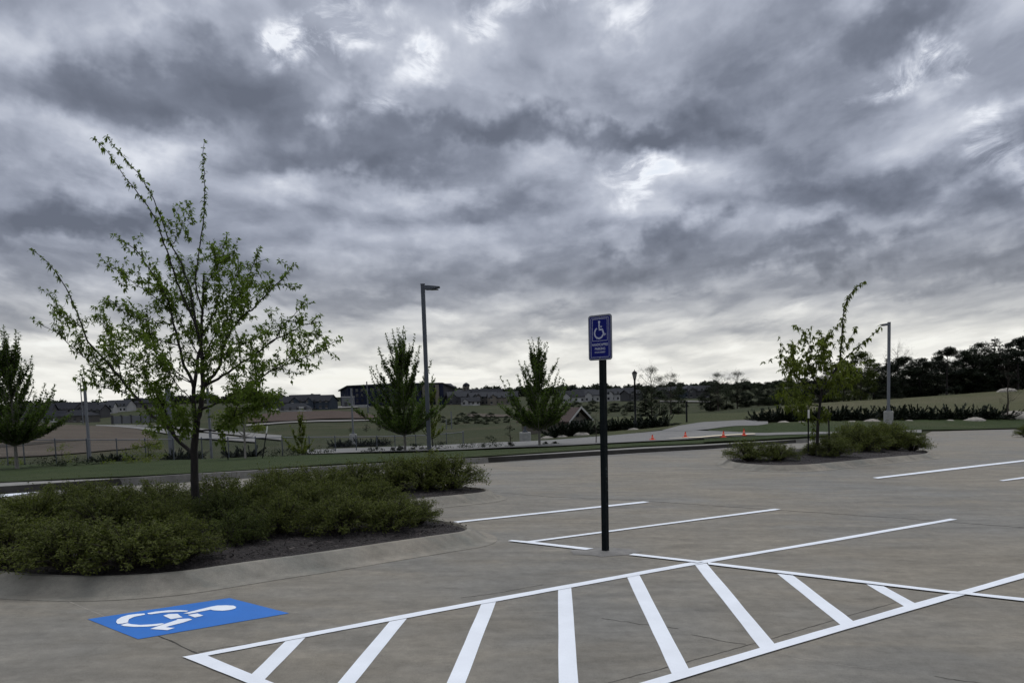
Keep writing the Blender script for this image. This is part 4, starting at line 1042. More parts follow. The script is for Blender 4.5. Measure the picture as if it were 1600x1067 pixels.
for i, (px, py, Y, s, lb) in enumerate([(1224, 660.5, 54.6, .45, 'pale rock under the left part of the long evergreen row'), (1252, 660, 54.6, .35, 'pale rock behind the left tree stake under the long evergreen row'), (1331, 658, 54.6, .4, 'small pale rock left of the larger one near the lamp base'), (1362, 656, 54.8, .65, 'pale flat rock just left of the concrete lamp base'),
    (1420, 654, 55, .4, 'small pale rock right of the concrete lamp base'), (1484, 651, 55, .4, 'small pale rock in the middle of the long row right of the lamp'), (1523, 648.5, 55, .8, 'large pale rock near the right end of the long row'), (1585, 645, 57, 1.5, 'broad pale stone bed right of the leafless tree'), (1574, 610, 88, 1.2, 'pale rock on the crest of the grassy mound'),
    (855 + 0, 678.5, 45, .4, 'pale rock left of the pavilion evergreens'), (878, 678, 45, .35, 'pale rock below the pavilion evergreens'), (908, 677, 45, .5, 'pale rock at the right of the pavilion evergreens'), (990, 672.5, 46, .4, 'pale rock under the lantern row')]): rock(px, py, Y, s, lb, i)

# ------------------------------------------------------------------ woods on the right and other far trees
W1 = cloud_tree('woodland_tree', 201, 12, 2, 9, 70, .32, 15000, M['leaf_dark'], M['bark'], .02, .2)
W2 = cloud_tree('woodland_tree', 202, 12, 3, 8, 62, .28, 13000, M['leaf_dark'], M['bark'], .03, .2, .2, 1, .15)
W3 = spruce('spruce_tree', 203, 11, 6, .42, M['leaf_dark'], 18, .35)
W4 = cloud_tree('pine_tree', 204, 12, 3, 7.5, 26, .32, 9000, M['needle'], M['bark'], .05, .2, .2, .7)
W5 = cloud_tree('leafy_tree', 205, 9, 1.5, 7.5, 48, .30, 6500, M['leaf_green'], M['bark'], .05, .15)
W6 = cloud_tree('bare_tree', 206, 12, 3, 7, 60, .16, 1500, M['leaf_mid'], M['twig'], .15, .16, 0, 1, .95)
W7 = cloud_tree('leafy_tree', 207, 10, 1.5, 8, 50, .34, 6500, M['leaf_mid'], M['bark'], .03, .15)
W8 = cloud_tree('leafy_tree', 208, 11, 2, 8, 60, .2, 6500, M['leaf_mid'], M['twig'], .15, .2, 0, 1, .45)
PH = {W1.name: 12, W2.name: 12, W3.name: 11, W4.name: 12, W5.name: 9, W6.name: 12, W7.name: 10, W8.name: 11}
def far(pr, px, ytop, Y, label, group=None, ybase=None, wide=1.0, rz=None):
    b = at(px, 620, Y); rt = ray(px, ytop); zt = CAMH + rt.z / rt.y * Y; H = zt - b.z
    s = H / PH[pr.name]; c = first_or_clone(pr, b, rz if rz is not None else px * .7, (s * wide, s * wide, s), label=label, cat='tree', **({'group': group} if group else {})); return c
gw = 'trees of the dark wood behind the mound'
far(W5, 1232, 592, 88, 'yellow-green tree left of the bent locust at the wood edge', gw, wide=1.1)
far(W5, 1345, 553, 90, 'bright green tree at the wood edge just left of the right light pole', gw, wide=1.0)
far(W5, 1318, 568, 92, 'bright green tree behind the bent locust', gw, wide=1.1)
far(W3, 1388, 555, 86, 'dark green spruce right behind the right light pole', gw, wide=1.15)
far(W6, 1402, 538, 110, 'bare pale-branched tree rising above the wood right of the light pole', gw, wide=1.1)
far(W4, 1479, 536, 92, 'black rounded pine standing highest in the middle of the wood', gw, wide=1.0)
far(W2, 1437, 560, 95, 'dark tree in the dip between the light pole and the black pine', gw, wide=1.4)
far(W1, 1505, 550, 96, 'dark tree immediately right of the black rounded pine', gw, wide=1.1)
far(W2, 1532, 536, 98, 'dark green tree right of the black pine with a sparse top', gw, wide=1.2)
far(W3, 1553, 524, 100, 'pointed dark tree in the right part of the wood', gw, wide=1.3)
far(W4, 1590, 520, 96, 'dark pine at the right edge behind the leafless tree', gw, wide=1.1)
far(W1, 1625, 515, 100, 'dark tree cut by the right edge of the picture', gw, wide=1.2)
for i, (px, yt) in enumerate([(1300, 582), (1365, 568), (1412, 560), (1422, 572), (1455, 566), (1465, 560), (1520, 556), (1572, 545), (1606, 540), (1280, 590), (1255, 592), (1650, 530), (1700, 525), (1335, 575), (1390, 572), (1495, 565), (1545, 556)]):
    far((W1, W2)[i % 2], px, yt, 96 + (i % 3) * 3, 'dense dark tree filling the wood behind the mound', gw, wide=1.5)
gc = 'trees around the meadow in the middle distance'
far(W8, 1018, 574, 92, 'tall open-crowned tree just right of the black lantern post', gc, wide=.85)
far(W8, 1048, 584, 98, 'lower open-crowned tree right of the tall one by the lantern', gc, wide=.9)
far(W3, 1008, 608, 88, 'dark conifer at the foot of the open-crowned trees near the lantern', gc, wide=1.3)
far(W7, 1030, 612, 87, 'dark bushy tree below the open-crowned trees near the lantern', gc, wide=1.1)
far(W7, 1060, 606, 100, 'rounded green tree behind the thin black post', gc, wide=.9)
far(W8, 1122, 583, 115, 'tall thin-crowned dark tree left of the two above the road bend', gc, wide=1.0)
far(W8, 1152, 581, 118, 'tall thin-crowned dark tree right of the two above the road bend', gc, wide=1.0)
for i, (px, yt, Y) in enumerate([(1110, 606, 118), (1135, 603, 120), (1165, 602, 118), (1185, 600, 122), (1200, 598, 112), (1215, 596, 105)]): far((W1, W7)[i % 2], px, yt, Y, 'dark tree in the thicket above the road bend', gc, wide=1.3)
gb = 'bushy trees along the creek hollow'
for i, (px, yt, Y) in enumerate([(712, 652, 150), (728, 650, 155), (745, 648, 150), (758, 651, 140), (775, 652, 145), (700, 655, 150), (690, 650, 165), (720, 645, 170), (738, 643, 172), (790, 650, 150), (765, 645, 165)]): far(W7, px, yt, Y, 'low bushy tree in the creek hollow between the light pole and the lone maple', gb, wide=1.7)
for i, (px, yt, Y, w_) in enumerate([(570, 664, 110, 1.6), (590, 665, 112, 1.5), (545, 668, 108, 1.5)]): far(W8, px, yt, Y, 'bare bushy thicket on the slope left of the middle maple', gb, wide=w_)
for i, (px, yt, Y, w_) in enumerate([(900, 628, 200, 1.8), (925, 626, 210, 1.8), (890, 631, 190, 1.7), (915, 634, 160, 1.5)]): far(W7, px, yt, Y, 'bushy spring-green tree on the slope behind the pavilion', gb, wide=w_)
for i, (px, yt, Y, w_) in enumerate([(960, 630, 180, 2.2), (985, 628, 170, 2.2), (945, 640, 140, 1.8), (975, 640, 130, 1.6)]): far(W1 if i < 2 else W7, px, yt, Y, 'dark low tree on the slope right of the sign post', gb, wide=w_)
# far ridge of trees: one mass
def treeline(name, pts, Y, lsz, n, m, seed):
    r = random.Random(seed); mb = MB(); lsz *= .55; n *= 3
    for _ in range(n):
        px = r.uniform(pts[0][0], pts[-1][0]); yt = lerp_tab(pts, px); yt += 2.2 * math.sin(px * .11 + seed) + 1.4 * math.sin(px * .37) + .8 * math.sin(px * .9)
        YY = Y + r.uniform(-12, 25); b = TP(px, YY); rt = ray(px, yt); zt = CAMH + rt.z / rt.y * YY
        if zt <= b.z: continue
        z = b.z + (zt - b.z) * r.random() ** .55; p = Vector((rt.x / rt.y * YY, YY, z)); leaf(mb, p, rdir(r), lsz * r.uniform(.6, 1.3), lsz * r.uniform(.5, 1), r.random(), .1)
    o = mb.build(name, m); o['kind'] = 'stuff'; return o
treeline('treeline', [(-300, 640), (0, 631), (80, 628), (150, 630), (210, 624), (260, 619), (300, 617), (330, 619), (420, 619), (540, 622)], 640, 3.4, 9000, M['leaf_dark'], 1)
treeline('treeline', [(690, 612), (720, 607), (760, 607), (800, 606), (850, 606), (900, 604), (960, 603), (1000, 604), (1060, 601), (1110, 599), (1180, 600), (1260, 598), (1500, 592)], 640, 3.4, 12000, M['leaf_dark'], 2)

# ------------------------------------------------------------------ fence
def fence():
    top = [(-60, 688, 30.0), (0, 687, 30.2), (92, 687, 30.6), (185, 687, 31), (270, 686, 31.8), (355, 684.5, 33), (450, 683, 34.5), (525, 682.5, 36), (589, 682, 38), (668, 680, 41), (725, 675, 44)]
    P = []
    for px, py, Y in top:
        d = ray(px, py); b = at(px, 720, Y); P.append((Vector((b.x, b.y, CAMH + d.z / d.y * Y))))
    S = []
    posts = [-30, 12, 38, 88, 137, 184, 228, 272, 316, 358, 400, 442, 484, 525, 557, 590, 617, 650, 698, 725]
    root = empty('chain_link_fence', at(350, 715, 32), label='long low chain-link fence with thin dark posts along the far lawn edge', cat='fence')
    inv = Matrix.Translation(-root.location)
    def topat(px):
        t = [(a, v.x, v.y, v.z) for (a, _, _), v in zip(top, P)]
        return Vector((lerp_tab([(a[0], a[1]) for a in t], px), lerp_tab([(a[0], a[2]) for a in t], px), lerp_tab([(a[0], a[3]) for a in t], px)))
    pts = [topat(px) for px in range(-60, 726, 20)] + [topat(725)]
    mb = MB(); mb.tube(pts, .021, 6); o = mb.build('top_rail', M['galv'], root, True); o.matrix_parent_inverse = inv
    for px in posts:
        t = topat(px); z = gz(px_of(t.x, t.y), t.y) - .05; mb = MB(); w_ = .038 if px == 725 else .024
        mb.tube([(t.x, t.y, z), (t.x, t.y, t.z + .05)], w_, 8); mb.tube([(t.x, t.y, t.z + .05), (t.x, t.y, t.z + .075)], [w_ * 1.3, w_ * .5], 8)
        o = mb.build('post', M['galv'] if px == 725 else M['steel_dark'], root); o.matrix_parent_inverse = inv
    mb = MB(); R = resample(pts, 420)
    for k in range(len(R) - 6):
        for sgn in (1, -1):
            a, b = (R[k], R[k + 6]) if sgn > 0 else (R[k + 6], R[k])
            za = gz(px_of(a.x, a.y), a.y) + .03; p, q = Vector((a.x, a.y, za)), Vector((b.x, b.y, b.z)); n = Vector((0, 0, .0028))
            mb.face([p - n, q - n, q + n, p + n])
    o = mb.build('wire_mesh', M['galv'], root); o.matrix_parent_inverse = inv
fence()

# ------------------------------------------------------------------ poles
def light_pole(px, pyb, pyt, Y, side, label, blk=False, w=.10, arm=.55, m=None, fixture=True, base_on=None):
    m = m or M['steel_dark']; b = at(px, pyb, Y) if base_on is None else base_on; d = ray(px, pyb)
    rt = ray(px, pyt); H = CAMH + rt.z / rt.y * b.y - b.z
    root = empty('light_pole', b, label=label, cat='light pole', group='light poles'); z0 = 0
    if blk:
        mb = MB(); mb.tube([(0, 0, -.1), (0, 0, blk - .02), (0, 0, blk)], [.30, .30, .28], 20); mb.build('concrete_base', M['block'], root); z0 = blk
        mb = MB(); mb.box((-.16, -.16, z0), (.16, .16, z0 + .03)); mb.box((-.1, -.1, z0 + .03), (.1, .1, z0 + .12)); mb.build('base_plate', m, root)
    mb = MB(); h = w / 2
    mb.box((-h, -h, z0), (h, h, H)); mb.box((-h - .008, -h - .008, H), (h + .008, h + .008, H + .03)); mb.build('pole', m, root)
    if fixture:
        mb = MB(); s = side; x0, x1 = (h, h + arm) if s > 0 else (-h - arm, -h)
        ax = (h if s > 0 else -h); A = s * arm
        prof = [(ax, H - .05), (ax + A * .25, H - .05), (ax + A, H - .10), (ax + A, H - .13), (ax + A * .45, H - .20), (ax + A * .12, H - .20), (ax, H - .18)]
        Mx = Matrix(((1, 0, 0, 0), (0, 0, -1, 0), (0, 1, 0, 0), (0, 0, 0, 1))); mb.prism(prof, -.15, .15, Mx); mb.build('lamp_head', m, root)
        mb = MB(); mb.box((min(ax + A * .4, ax + A * .9), -.11, H - .215), (max(ax + A * .4, ax + A * .9), .11, H - .20)); mb.build('lens', M['glass'], root)
    return root
light_pole(671, 707, 444.5, 30, 1, 'tall grey square light pole with a flat lamp head in the centre of the lawn', False, .15, .58, M['steel_dark'])
light_pole(1388, 664, 504, 51.5, -1, 'grey light pole on a round concrete base on the right below the wood', .92, .15, .5, M['galv'])
light_pole(141, 722, 596, 43, 1, 'thin grey pole at the left beyond the fence, right of the left maple', False, .12, .5, M['galv'], False)
light_pole(269, 716, 606, 38, 1, 'thicker grey pole beyond the fence just left of the young tree', False, .20, .5, M['galv'], False)
light_pole(331, 717, 607, 36, -1, 'thin pale pole beyond the fence right behind the young tree trunk', False, .09, .5, M['galv'], False)
light_pole(553, 701, 607, 62, 1, 'slender pale pole on a white block in front of the navy building', .85, .12, .5, M['galv'], False)
light_pole(821, 691, 640, 40, 1, 'short pole on a concrete block hidden by the lone maple', .5, .08, .3, M['steel_dark'], False)
light_pole(706, 676, 643, 120, 1, 'small far pole right of the grey light pole', False, .16, .3, M['galv'], False)
light_pole(698, 678, 655, 118, 1, 'shorter far pole right beside the grey light pole', False, .14, .3, M['galv'], False)
light_pole(130, 660, 598, 240, 1, 'hair-thin distant pole left of the thin grey pole', False, .22, .3, M['galv'], False)
light_pole(575, 640, 596, 300, 1, 'distant dark pole at the left edge of the middle maple crown', False, .4, .3, M['steel_dark'], False)
# lantern post
b = at(993, 668, 47); rt = ray(993, 577); H = CAMH + rt.z / rt.y * 47 - b.z
root = empty('lantern_post', b, label='black ornamental lantern post standing in the evergreens right of the sign', cat='street lamp')
mb = MB(); mb.tube([(0, 0, 0), (0, 0, .5), (0, 0, .55), (0, 0, H - .75)], [.14, .12, .065, .055], 12); mb.build('post', M['black'], root, True)
mb = MB(); mb.tube([(0, 0, H - .75), (0, 0, H - .60), (0, 0, H - .58), (0, 0, H - .26), (0, 0, H - .24), (0, 0, H - .12), (0, 0, H - .10), (0, 0, H)], [.05, .07, .08, .15, .18, .09, .03, .01], 8); mb.build('lantern', M['black'], root)
mb = MB(); mb.tube([(0, 0, H - .55), (0, 0, H - .27)], [.092, .153], 8); mb.build('glass', plain('lamp_glass', (.20, .20, .19), .3, .05), root)
# thin black post on the meadow
b = at(1073, 664, 52); rt = ray(1073, 628); H = CAMH + rt.z / rt.y * 52 - b.z
mb = MB(); mb.box((-.05, -.05, -.1), (.05, .05, H)); mb.box((-.07, -.07, H), (.07, .07, H + .03)); mb.tube([(0, 0, 0), (0, 0, .08)], [.12, .10], 10)
o = mb.build('marker_post', M['black']); o.location = b; tag(o, 'thin plain black post on the meadow right of the lantern', 'post')

# ------------------------------------------------------------------ accessible parking sign
def sign():
    base = G(946, 861); yaw = rad(-43)
    root = empty('parking_sign', base, yaw, label='blue accessible parking sign on a dark green square post with chipped paint', cat='sign')
    root.rotation_euler = (Matrix.Rotation(rad(.42), 4, 'Y') @ Matrix.Rotation(yaw, 4, 'Z')).to_euler()
    top = ray(939, 492.5); Ht = CAMH + top.z / top.y * base.y - base.z
    lean = Matrix.Rotation(rad(-.15), 4, 'Y')
    mb = MB(); h = .0285; ph = Ht - .012
    for (lo, hi) in (((-h, -h, -.05), (h, h, ph)),): mb.box(lo, hi)
    mb.build('post', M['post'], root)
    # perforation holes of the square tube, on both visible faces
    mb = MB()
    for i in range(int(ph / .0254 / 2)):
        z = .05 + i * .0508; 
        for k in range(8):
            a0, a1 = 6.283 * k / 8, 6.283 * (k + 1) / 8
            mb.face([(0, -h - .0008, z), (.005 * math.cos(a0), -h - .0008, z + .005 * math.sin(a0)), (.005 * math.cos(a1), -h - .0008, z + .005 * math.sin(a1))])
            mb.face([(h + .0008, 0, z), (h + .0008, .005 * math.cos(a0), z + .005 * math.sin(a0)), (h + .0008, .005 * math.cos(a1), z + .005 * math.sin(a1))])
    mb.build('hole_row', M['black'], root)
    mb = MB(); r = random.Random(4)
    for _ in range(16):
        z = r.choice([r.uniform(.65, 1.0), r.uniform(.3, 1.15)]); x = r.uniform(-.006, .022); s = r.uniform(.002, .006)
        pts = [(h + .0012, x + s * r.uniform(.5, 1) * math.cos(a), z + s * 2.2 * r.uniform(.5, 1) * math.sin(a)) for a in [k * 1.05 for k in range(6)]]; mb.face(pts)
    mb.build('paint_chip', M['chip'], root)
    # footing patch
    # panel
    SW, SH = .305, .475; zc = Ht - SH / 2 + .002; yb = -h - .012
    def rr(w, hh, rd, n=6):
        P = []
        for cx, cy, a0 in ((w / 2 - rd, hh / 2 - rd, 0), (-w / 2 + rd, hh / 2 - rd, 90), (-w / 2 + rd, -hh / 2 + rd, 180), (w / 2 - rd, -hh / 2 + rd, 270)):
            for k in range(n + 1): a = rad(a0 + 90 * k / n); P.append((cx + rd * math.cos(a), cy + rd * math.sin(a)))
        return P
    MX = Matrix(((1, 0, 0, 0), (0, 0, -1, yb), (0, 1, 0, zc), (0, 0, 0, 1)))  # local xy -> sign plane, z towards viewer
    mb = MB(); mb.prism(rr(SW, SH, .03), -.004, .002, MX); back = mb.build('sign_panel', M['sign_alu'], root)
    mb = MB(); mb.prism(rr(SW - .036, SH - .036, .018), .0022, .0032, MX); mb.build('blue_face', M['sign_blue'], root)
    def ring(mb, w, hh, rd, t, z, ox=0, oy=0):
        A = rr(w, hh, rd); B = rr(w - 2 * t, hh - 2 * t, max(rd - t, .001))
        for k in range(len(A)):
            k2 = (k + 1) % len(A); mb.face([MX @ Vector((A[k][0] + ox, A[k][1] + oy, z)), MX @ Vector((A[k2][0] + ox, A[k2][1] + oy, z)), MX @ Vector((B[k2][0] + ox, B[k2][1] + oy, z)), MX @ Vector((B[k][0] + ox, B[k][1] + oy, z))])
    mb = MB(); ring(mb, SW - .066, SH - .060, .014, .0045, .0040); mb.build('border', M['sign_white'], root)
    mb = MB(); ring(mb, .196, .232, .006, .0045, .0040, 0, .080); mb.build('symbol_frame', M['sign_white'], root)
    mb = MB()
    def poly(P, z=.0042): mb.prism(P, z - .001, z, MX)
    cx, cy = -.004, .078
    circ = lambda x, y, r_, n=14: [(x + r_ * math.cos(6.283 * k / n), y + r_ * math.sin(6.283 * k / n)) for k in range(n)]
    poly(circ(cx - .004, cy + .084, .0145))
    def band(P, t): # polyline with thickness
        P = [Vector((x, y)) for x, y in P]; L, R = [], []
        for i, p in enumerate(P):
            d = (P[min(i + 1, len(P) - 1)] - P[max(i - 1, 0)]).normalized(); n = Vector((-d.y, d.x)) * t / 2; L.append(tuple(p + n)); R.append(tuple(p - n))
        for i in range(len(P) - 1): poly([L[i], L[i + 1], R[i + 1], R[i]])
    band([(cx - .004, cy + .068), (cx - .001, cy + .008)], .019); band([(cx - .002, cy + .034), (cx + .034, cy + .034)], .012)
    band([(cx - .008, cy + .004), (cx + .040, cy + .004)], .018); band([(cx + .036, cy + .008), (cx + .060, cy - .056)], .018); band([(cx + .054, cy - .056), (cx + .079, cy - .044)], .014)
    arc = [(cx - .008 + .056 * math.cos(rad(a)), cy - .030 + .056 * math.sin(rad(a))) for a in range(118, 352, 9)]; band(arc, .017)
    mb.build('wheelchair_emblem', M['sign_white'], root)
    def text(s, size, z, sx=1.0):
        cu = bpy.data.curves.new('lettering', 'FONT'); cu.body = s; cu.size = size; cu.align_x = 'CENTER'; cu.align_y = 'CENTER'; cu.extrude = .0004; cu.offset = size * .02
        o = bpy.data.objects.new('lettering', cu); COL.objects.link(o); cu.materials.append(M['sign_white']); 
        me = bpy.data.meshes.new_from_object(o.evaluated_get(bpy.context.evaluated_depsgraph_get())); bpy.data.objects.remove(o)
        o = bpy.data.objects.new('lettering', me); COL.objects.link(o); o.parent = root
        o.matrix_local = MX @ Matrix.Translation((0, z, .0042)) @ Matrix.Diagonal((sx, 1, 1, 1))
    text('HANDICAPPED', .036, -.075, .86); text('PARKING', .036, -.118, .9); text('STATE PERMIT', .022, -.155, 1.0)
    mb = MB()
    for z in (SH / 2 - .018, -SH / 2 + .018): mb.tube([MX @ Vector((0, z, 0)), MX @ Vector((0, z, .008))], .008, 10)
    mb.build('bolt', M['galv'], root)
    # rough concrete patch round the foot
    P = [G(946 + 56 * math.cos(a) * random.Random(int(a * 50)).uniform(.75, 1.1), 862 + 7.5 * math.sin(a) * random.Random(int(a * 70)).uniform(.8, 1.1)) for a in [k * 6.283 / 22 for k in range(22)]]
    mb = MB(); c = sum(P, Vector()) / len(P)
    for a, b2 in zip(P, P[1:] + P[:1]):
        z = Vector((0, 0, .0035)); mb.face([c + z * 3, a + z, b2 + z]); 
    struct(mb.build('concrete_patch', concrete('patch_concrete', (.20, .195, .185), (.17, .165, .155), (.24, .23, .22))))
sign()

# ------------------------------------------------------------------ cones
def cone(px, py, Y, H, label):
    root = empty('traffic_cone', at(px, py, Y, .08), rng.uniform(0, 1), label=label, cat='traffic cone', group='orange traffic cones on the road')
    mb = MB(); mb.box((-.10, -.10, 0), (.10, .10, .02)); mb.build('base', M['orange'], root)
    mb = MB(); mb.tube([(0, 0, .02), (0, 0, H * .35)], [.075, .054], 16); mb.tube([(0, 0, H * .55), (0, 0, H)], [.040, .018], 16); mb.build('cone_body', M['orange'], root, True)
    mb = MB(); mb.tube([(0, 0, H * .35), (0, 0, H * .55)], [.0545, .0405], 16, cap=False); mb.build('band', plain('cone_band_faded', (.72, .24, .17), .5, .05), root, True)
cone(1019.5, 690.5, 31.5, .21, 'leftmost small orange cone at the near road edge')
cone(1071, 686, 32.5, .24, 'orange cone in the middle of the road, second from left')
cone(1130.5, 686.5, 32, .27, 'orange cone near the verge, second from right')
cone(1162.5, 682.5, 34, .31, 'rightmost and tallest orange cone by the median')
ribbon('path', [(1040, 689.8), (1095, 688), (1180, 682.4)], [(1040, 689.2), (1095, 686.7), (1180, 681.2)], plain('pale_kerb', (.62, .55, .42), .8, .1, 2), .10, 30, 2)

# ------------------------------------------------------------------ buildings
def house(px, py, Y, w, d, h, rz, wall, roof, label, gable=True, rh=None, group='houses of the far neighbourhood', nwin=4, garage=False):
    b = at(px, py, Y, -.3); root = empty('house', b, rz, label=label, cat='house', group=group); rh = rh or w * .22
    mb = MB(); mb.box((-w / 2, -d / 2, 0), (w / 2, d / 2, h)); 
    if gable:
        mb.face([(-w / 2, -d / 2, h), (-w / 2, d / 2, h), (-w / 2, 0, h + rh * .94)]); mb.face([(w / 2, -d / 2, h), (w / 2, d / 2, h), (w / 2, 0, h + rh * .94)])
        # projecting front gable bay
        bw = w * .32; x0 = -w * .30
        mb.box((x0 - bw / 2, -d / 2 - 1.2, 0), (x0 + bw / 2, -d / 2 + .002, h)); mb.face([(x0 - bw / 2, -d / 2 - 1.2, h), (x0 + bw / 2, -d / 2 - 1.2, h), (x0, -d / 2 - 1.2, h + bw * .42)])
    mb.build('wall', M[wall], root)
    mb = MB(); o = .4
    if gable:
        for s in (1, -1): mb.face([(-w / 2 - o, s * (d / 2 + o), h - .1), (w / 2 + o, s * (d / 2 + o), h - .1), (w / 2 + o, 0, h + rh), (-w / 2 - o, 0, h + rh)]); mb.face([(-w / 2 - o, s * (d / 2 + o), h - .3), (w / 2 + o, s * (d / 2 + o), h - .3), (w / 2 + o, 0, h + rh - .2), (-w / 2 - o, 0, h + rh - .2)])
        for s in (1, -1): mb.face([(x0 + s * (bw / 2 + o), -d / 2 - 1.5, h - .1), (x0, -d / 2 - 1.5, h + bw * .48), (x0, 0, h + bw * .48), (x0 + s * (bw / 2 + o), 0, h - .1)])
    else:
        q = min(w, d) * .45; c = [(-w / 2 - o, -d / 2 - o, h), (w / 2 + o, -d / 2 - o, h), (w / 2 + o, d / 2 + o, h), (-w / 2 - o, d / 2 + o, h)]; t = [(-w / 2 + q, 0, h + rh), (w / 2 - q, 0, h + rh)]
        mb.face([c[0], c[1], t[1], t[0]]); mb.face([c[2], c[3], t[0], t[1]]); mb.face([c[1], c[2], t[1]]); mb.face([c[3], c[0], t[0]]); mb.face(c)
    mb.build('roof', M[roof], root)
    for i in range(nwin):
        x = -w * .38 + w * .76 * i / max(1, nwin - 1); y = -d / 2 - (1.21 if gable and abs(x + w * .30) < w * .17 else .01)
        for lv_ in range(1 if h < 4 else 2):
            z = 1.0 + lv_ * 2.9; mb = MB(); mb.box((x - .6, y - .05, z), (x + .6, y, z + 1.3)); wn_ = mb.build('window', M['glass'], root)
            mb = MB(); mb.box((x - .7, y - .04, z - .12), (x + .7, y - .002, z - .005)); mb.build('sill', M['trim'], wn_)
    if garage: mb = MB(); mb.box((w * .12, -d / 2 - .05, 0), (w * .40, -d / 2 - .004, 2.4)); mb.build('garage_door', M['trim'], root)
HS = [ # px, py, Y, w, d, h, rz, wall, roof, hip?, label
    (84, 660, 345, 15, 9, 2.8, .05, 'wall_white', 'roof_dark', 1, 'long low white-walled house with a wide dark roof right of the left maple'),
    (124, 663, 330, 15, 10, 3.6, -.1, 'wall_stone', 'roof_dark', 0, 'dark stone house with a hipped roof behind the left thin pole'),
    (60, 650, 380, 18, 10, 5, .2, 'wall_grey', 'roof_dark', 1, 'grey two-storey house behind the left maple crown'),
    (108, 645, 420, 18, 10, 5.4, -.2, 'wall_grey', 'roof_dark', 1, 'grey gabled house above the long white-walled house'),
    (131, 644, 440, 17, 10, 5.2, .3, 'wall_blue', 'roof_dark', 1, 'blue-grey gabled house behind the stone house'),
    (147, 645, 400, 14, 10, 5, .0, 'wall_grey', 'roof_dark', 1, 'grey house right of the left thin pole'),
    (163, 640, 470, 15, 10, 4.5, .2, 'wall_white', 'roof_grey', 1, 'white gabled house left below the young tree limb'),
    (188, 638, 490, 18, 10, 4.5, -.1, 'wall_white', 'roof_grey', 1, 'pale long house seen through the lower young tree branches'),
    (230, 637, 560, 20, 10, 4, 0, 'wall_grey', 'roof_dark', 0, 'low grey house behind the lower left limb'),
    (442, 637, 400, 20, 10, 4.2, .05, 'wall_grey', 'roof_dark', 0, 'low grey building left of the blue-grey houses'),
    (478, 637, 390, 17, 10, 5, .1, 'wall_blue', 'roof_dark', 1, 'blue-grey house left of the one touching the navy building'),
    (503, 637, 385, 15, 10, 5, -.2, 'wall_blue', 'roof_dark', 1, 'blue-grey house next to the left end of the navy building'),
    (462, 640, 350, 16, 6, 1.6, .0, 'wall_white', 'roof_grey', 0, 'small white shed in front of the blue-grey houses'),
    (735, 630, 430, 12, 10, 2.8, .1, 'wall_white', 'roof_dark', 1, 'low white garage at the foot of the cupola hill'),
    (748, 628, 450, 14, 10, 5.2, .3, 'wall_grey', 'roof_grey', 1, 'grey gabled house below and right of the cupola'),
    (762, 628, 440, 13, 10, 5.6, -.3, 'wall_stone', 'roof_grey', 1, 'stone two-gabled house between cupola and lone maple'),
    (779, 628, 430, 14, 11, 5.0, .1, 'wall_tan', 'roof_grey', 1, 'tan gabled house immediately left of the lone maple'),
    (794, 627, 450, 14, 11, 5.4, -.1, 'wall_grey', 'roof_dark', 1, 'grey gabled house at the left edge of the lone maple crown'),
    (745, 618, 560, 18, 10, 5.0, .1, 'wall_grey', 'roof_dark', 1, 'higher grey house on the hill right of the cupola'),
    (770, 617, 570, 18, 10, 5.0, -.2, 'wall_tan', 'roof_dark', 1, 'higher tan house on the hill above the two-gabled house'),
    (716, 628, 470, 16, 10, 5.5, .2, 'wall_grey', 'roof_grey', 1, 'grey house at the right end of the apartment block'),
    (893, 625, 430, 16, 10, 4.0, .1, 'wall_white', 'roof_dark', 1, 'white house right of the lone maple crown'),
    (912, 622, 440, 16, 10, 4.6, .2, 'wall_grey', 'roof_dark', 1, 'grey dark-roofed house between the maple and the sign post'),
    (931, 622, 430, 14, 10, 4.4, -.2, 'wall_white', 'roof_grey', 1, 'white house just left of the sign post'),
    (957, 621, 430, 14, 10, 4.6, .2, 'wall_white', 'roof_grey', 1, 'white house just right of the sign post'),
    (975, 620, 440, 14, 10, 5.0, -.1, 'wall_blue', 'roof_dark', 1, 'blue-grey house left of the lantern post'),
    (987, 620, 400, 10, 9, 4.6, .4, 'wall_grey', 'roof_dark', 1, 'small grey house touching the lantern post'),
    (1040, 619, 430, 14, 10, 4.6, .1, 'wall_grey', 'roof_grey', 1, 'grey house seen through the open-crowned trees'),
    (1077, 620, 420, 12, 10, 6.0, .2, 'wall_blue', 'roof_grey', 0, 'tall blue-grey house above the thin black post'),
    (1092, 619, 400, 13, 10, 4.6, -.2, 'wall_grey', 'roof_dark', 1, 'grey house right of the tall blue-grey house')]
for px, py, Y, w, d, h, rz, wall, roof, gb_, lb in HS: house(px, py, Y, w * .84, d, h * .9, rz, wall, roof, lb, bool(gb_), rh=w * (.2 if gb_ else .16), nwin=4 if w < 18 else 6, garage=(wall == 'wall_white'))
# cupola building
b = at(729, 618, 600, -.5); root = empty('cupola_building', b, label='pale building with a small domed cupola tower on the skyline', cat='building')
mb = MB(); mb.box((-14, -6, 0), (20, 6, 5)); mb.box((-2.3, -2.3, 5), (2.3, 2.3, 10.5)); mb.build('wall', M['wall_tan'], root)
mb = MB(); mb.face([(-15, -7, 5), (21, -7, 5), (16, 0, 8), (-10, 0, 8)]); mb.face([(-15, 7, 5), (21, 7, 5), (16, 0, 8), (-10, 0, 8)]); mb.face([(21, -7, 5), (21, 7, 5), (16, 0, 8)]); mb.face([(-15, -7, 5), (-15, 7, 5), (-10, 0, 8)]); mb.build('roof', M['roof_grey'], root)
mb = MB(); mb.tube([(0, 0, 10.5), (0, 0, 11.2), (0, 0, 12.2), (0, 0, 12.9), (0, 0, 13.3)], [2.9, 2.8, 2.1, 1.0, .1], 12); mb.build('dome', M['roof_dark'], root)
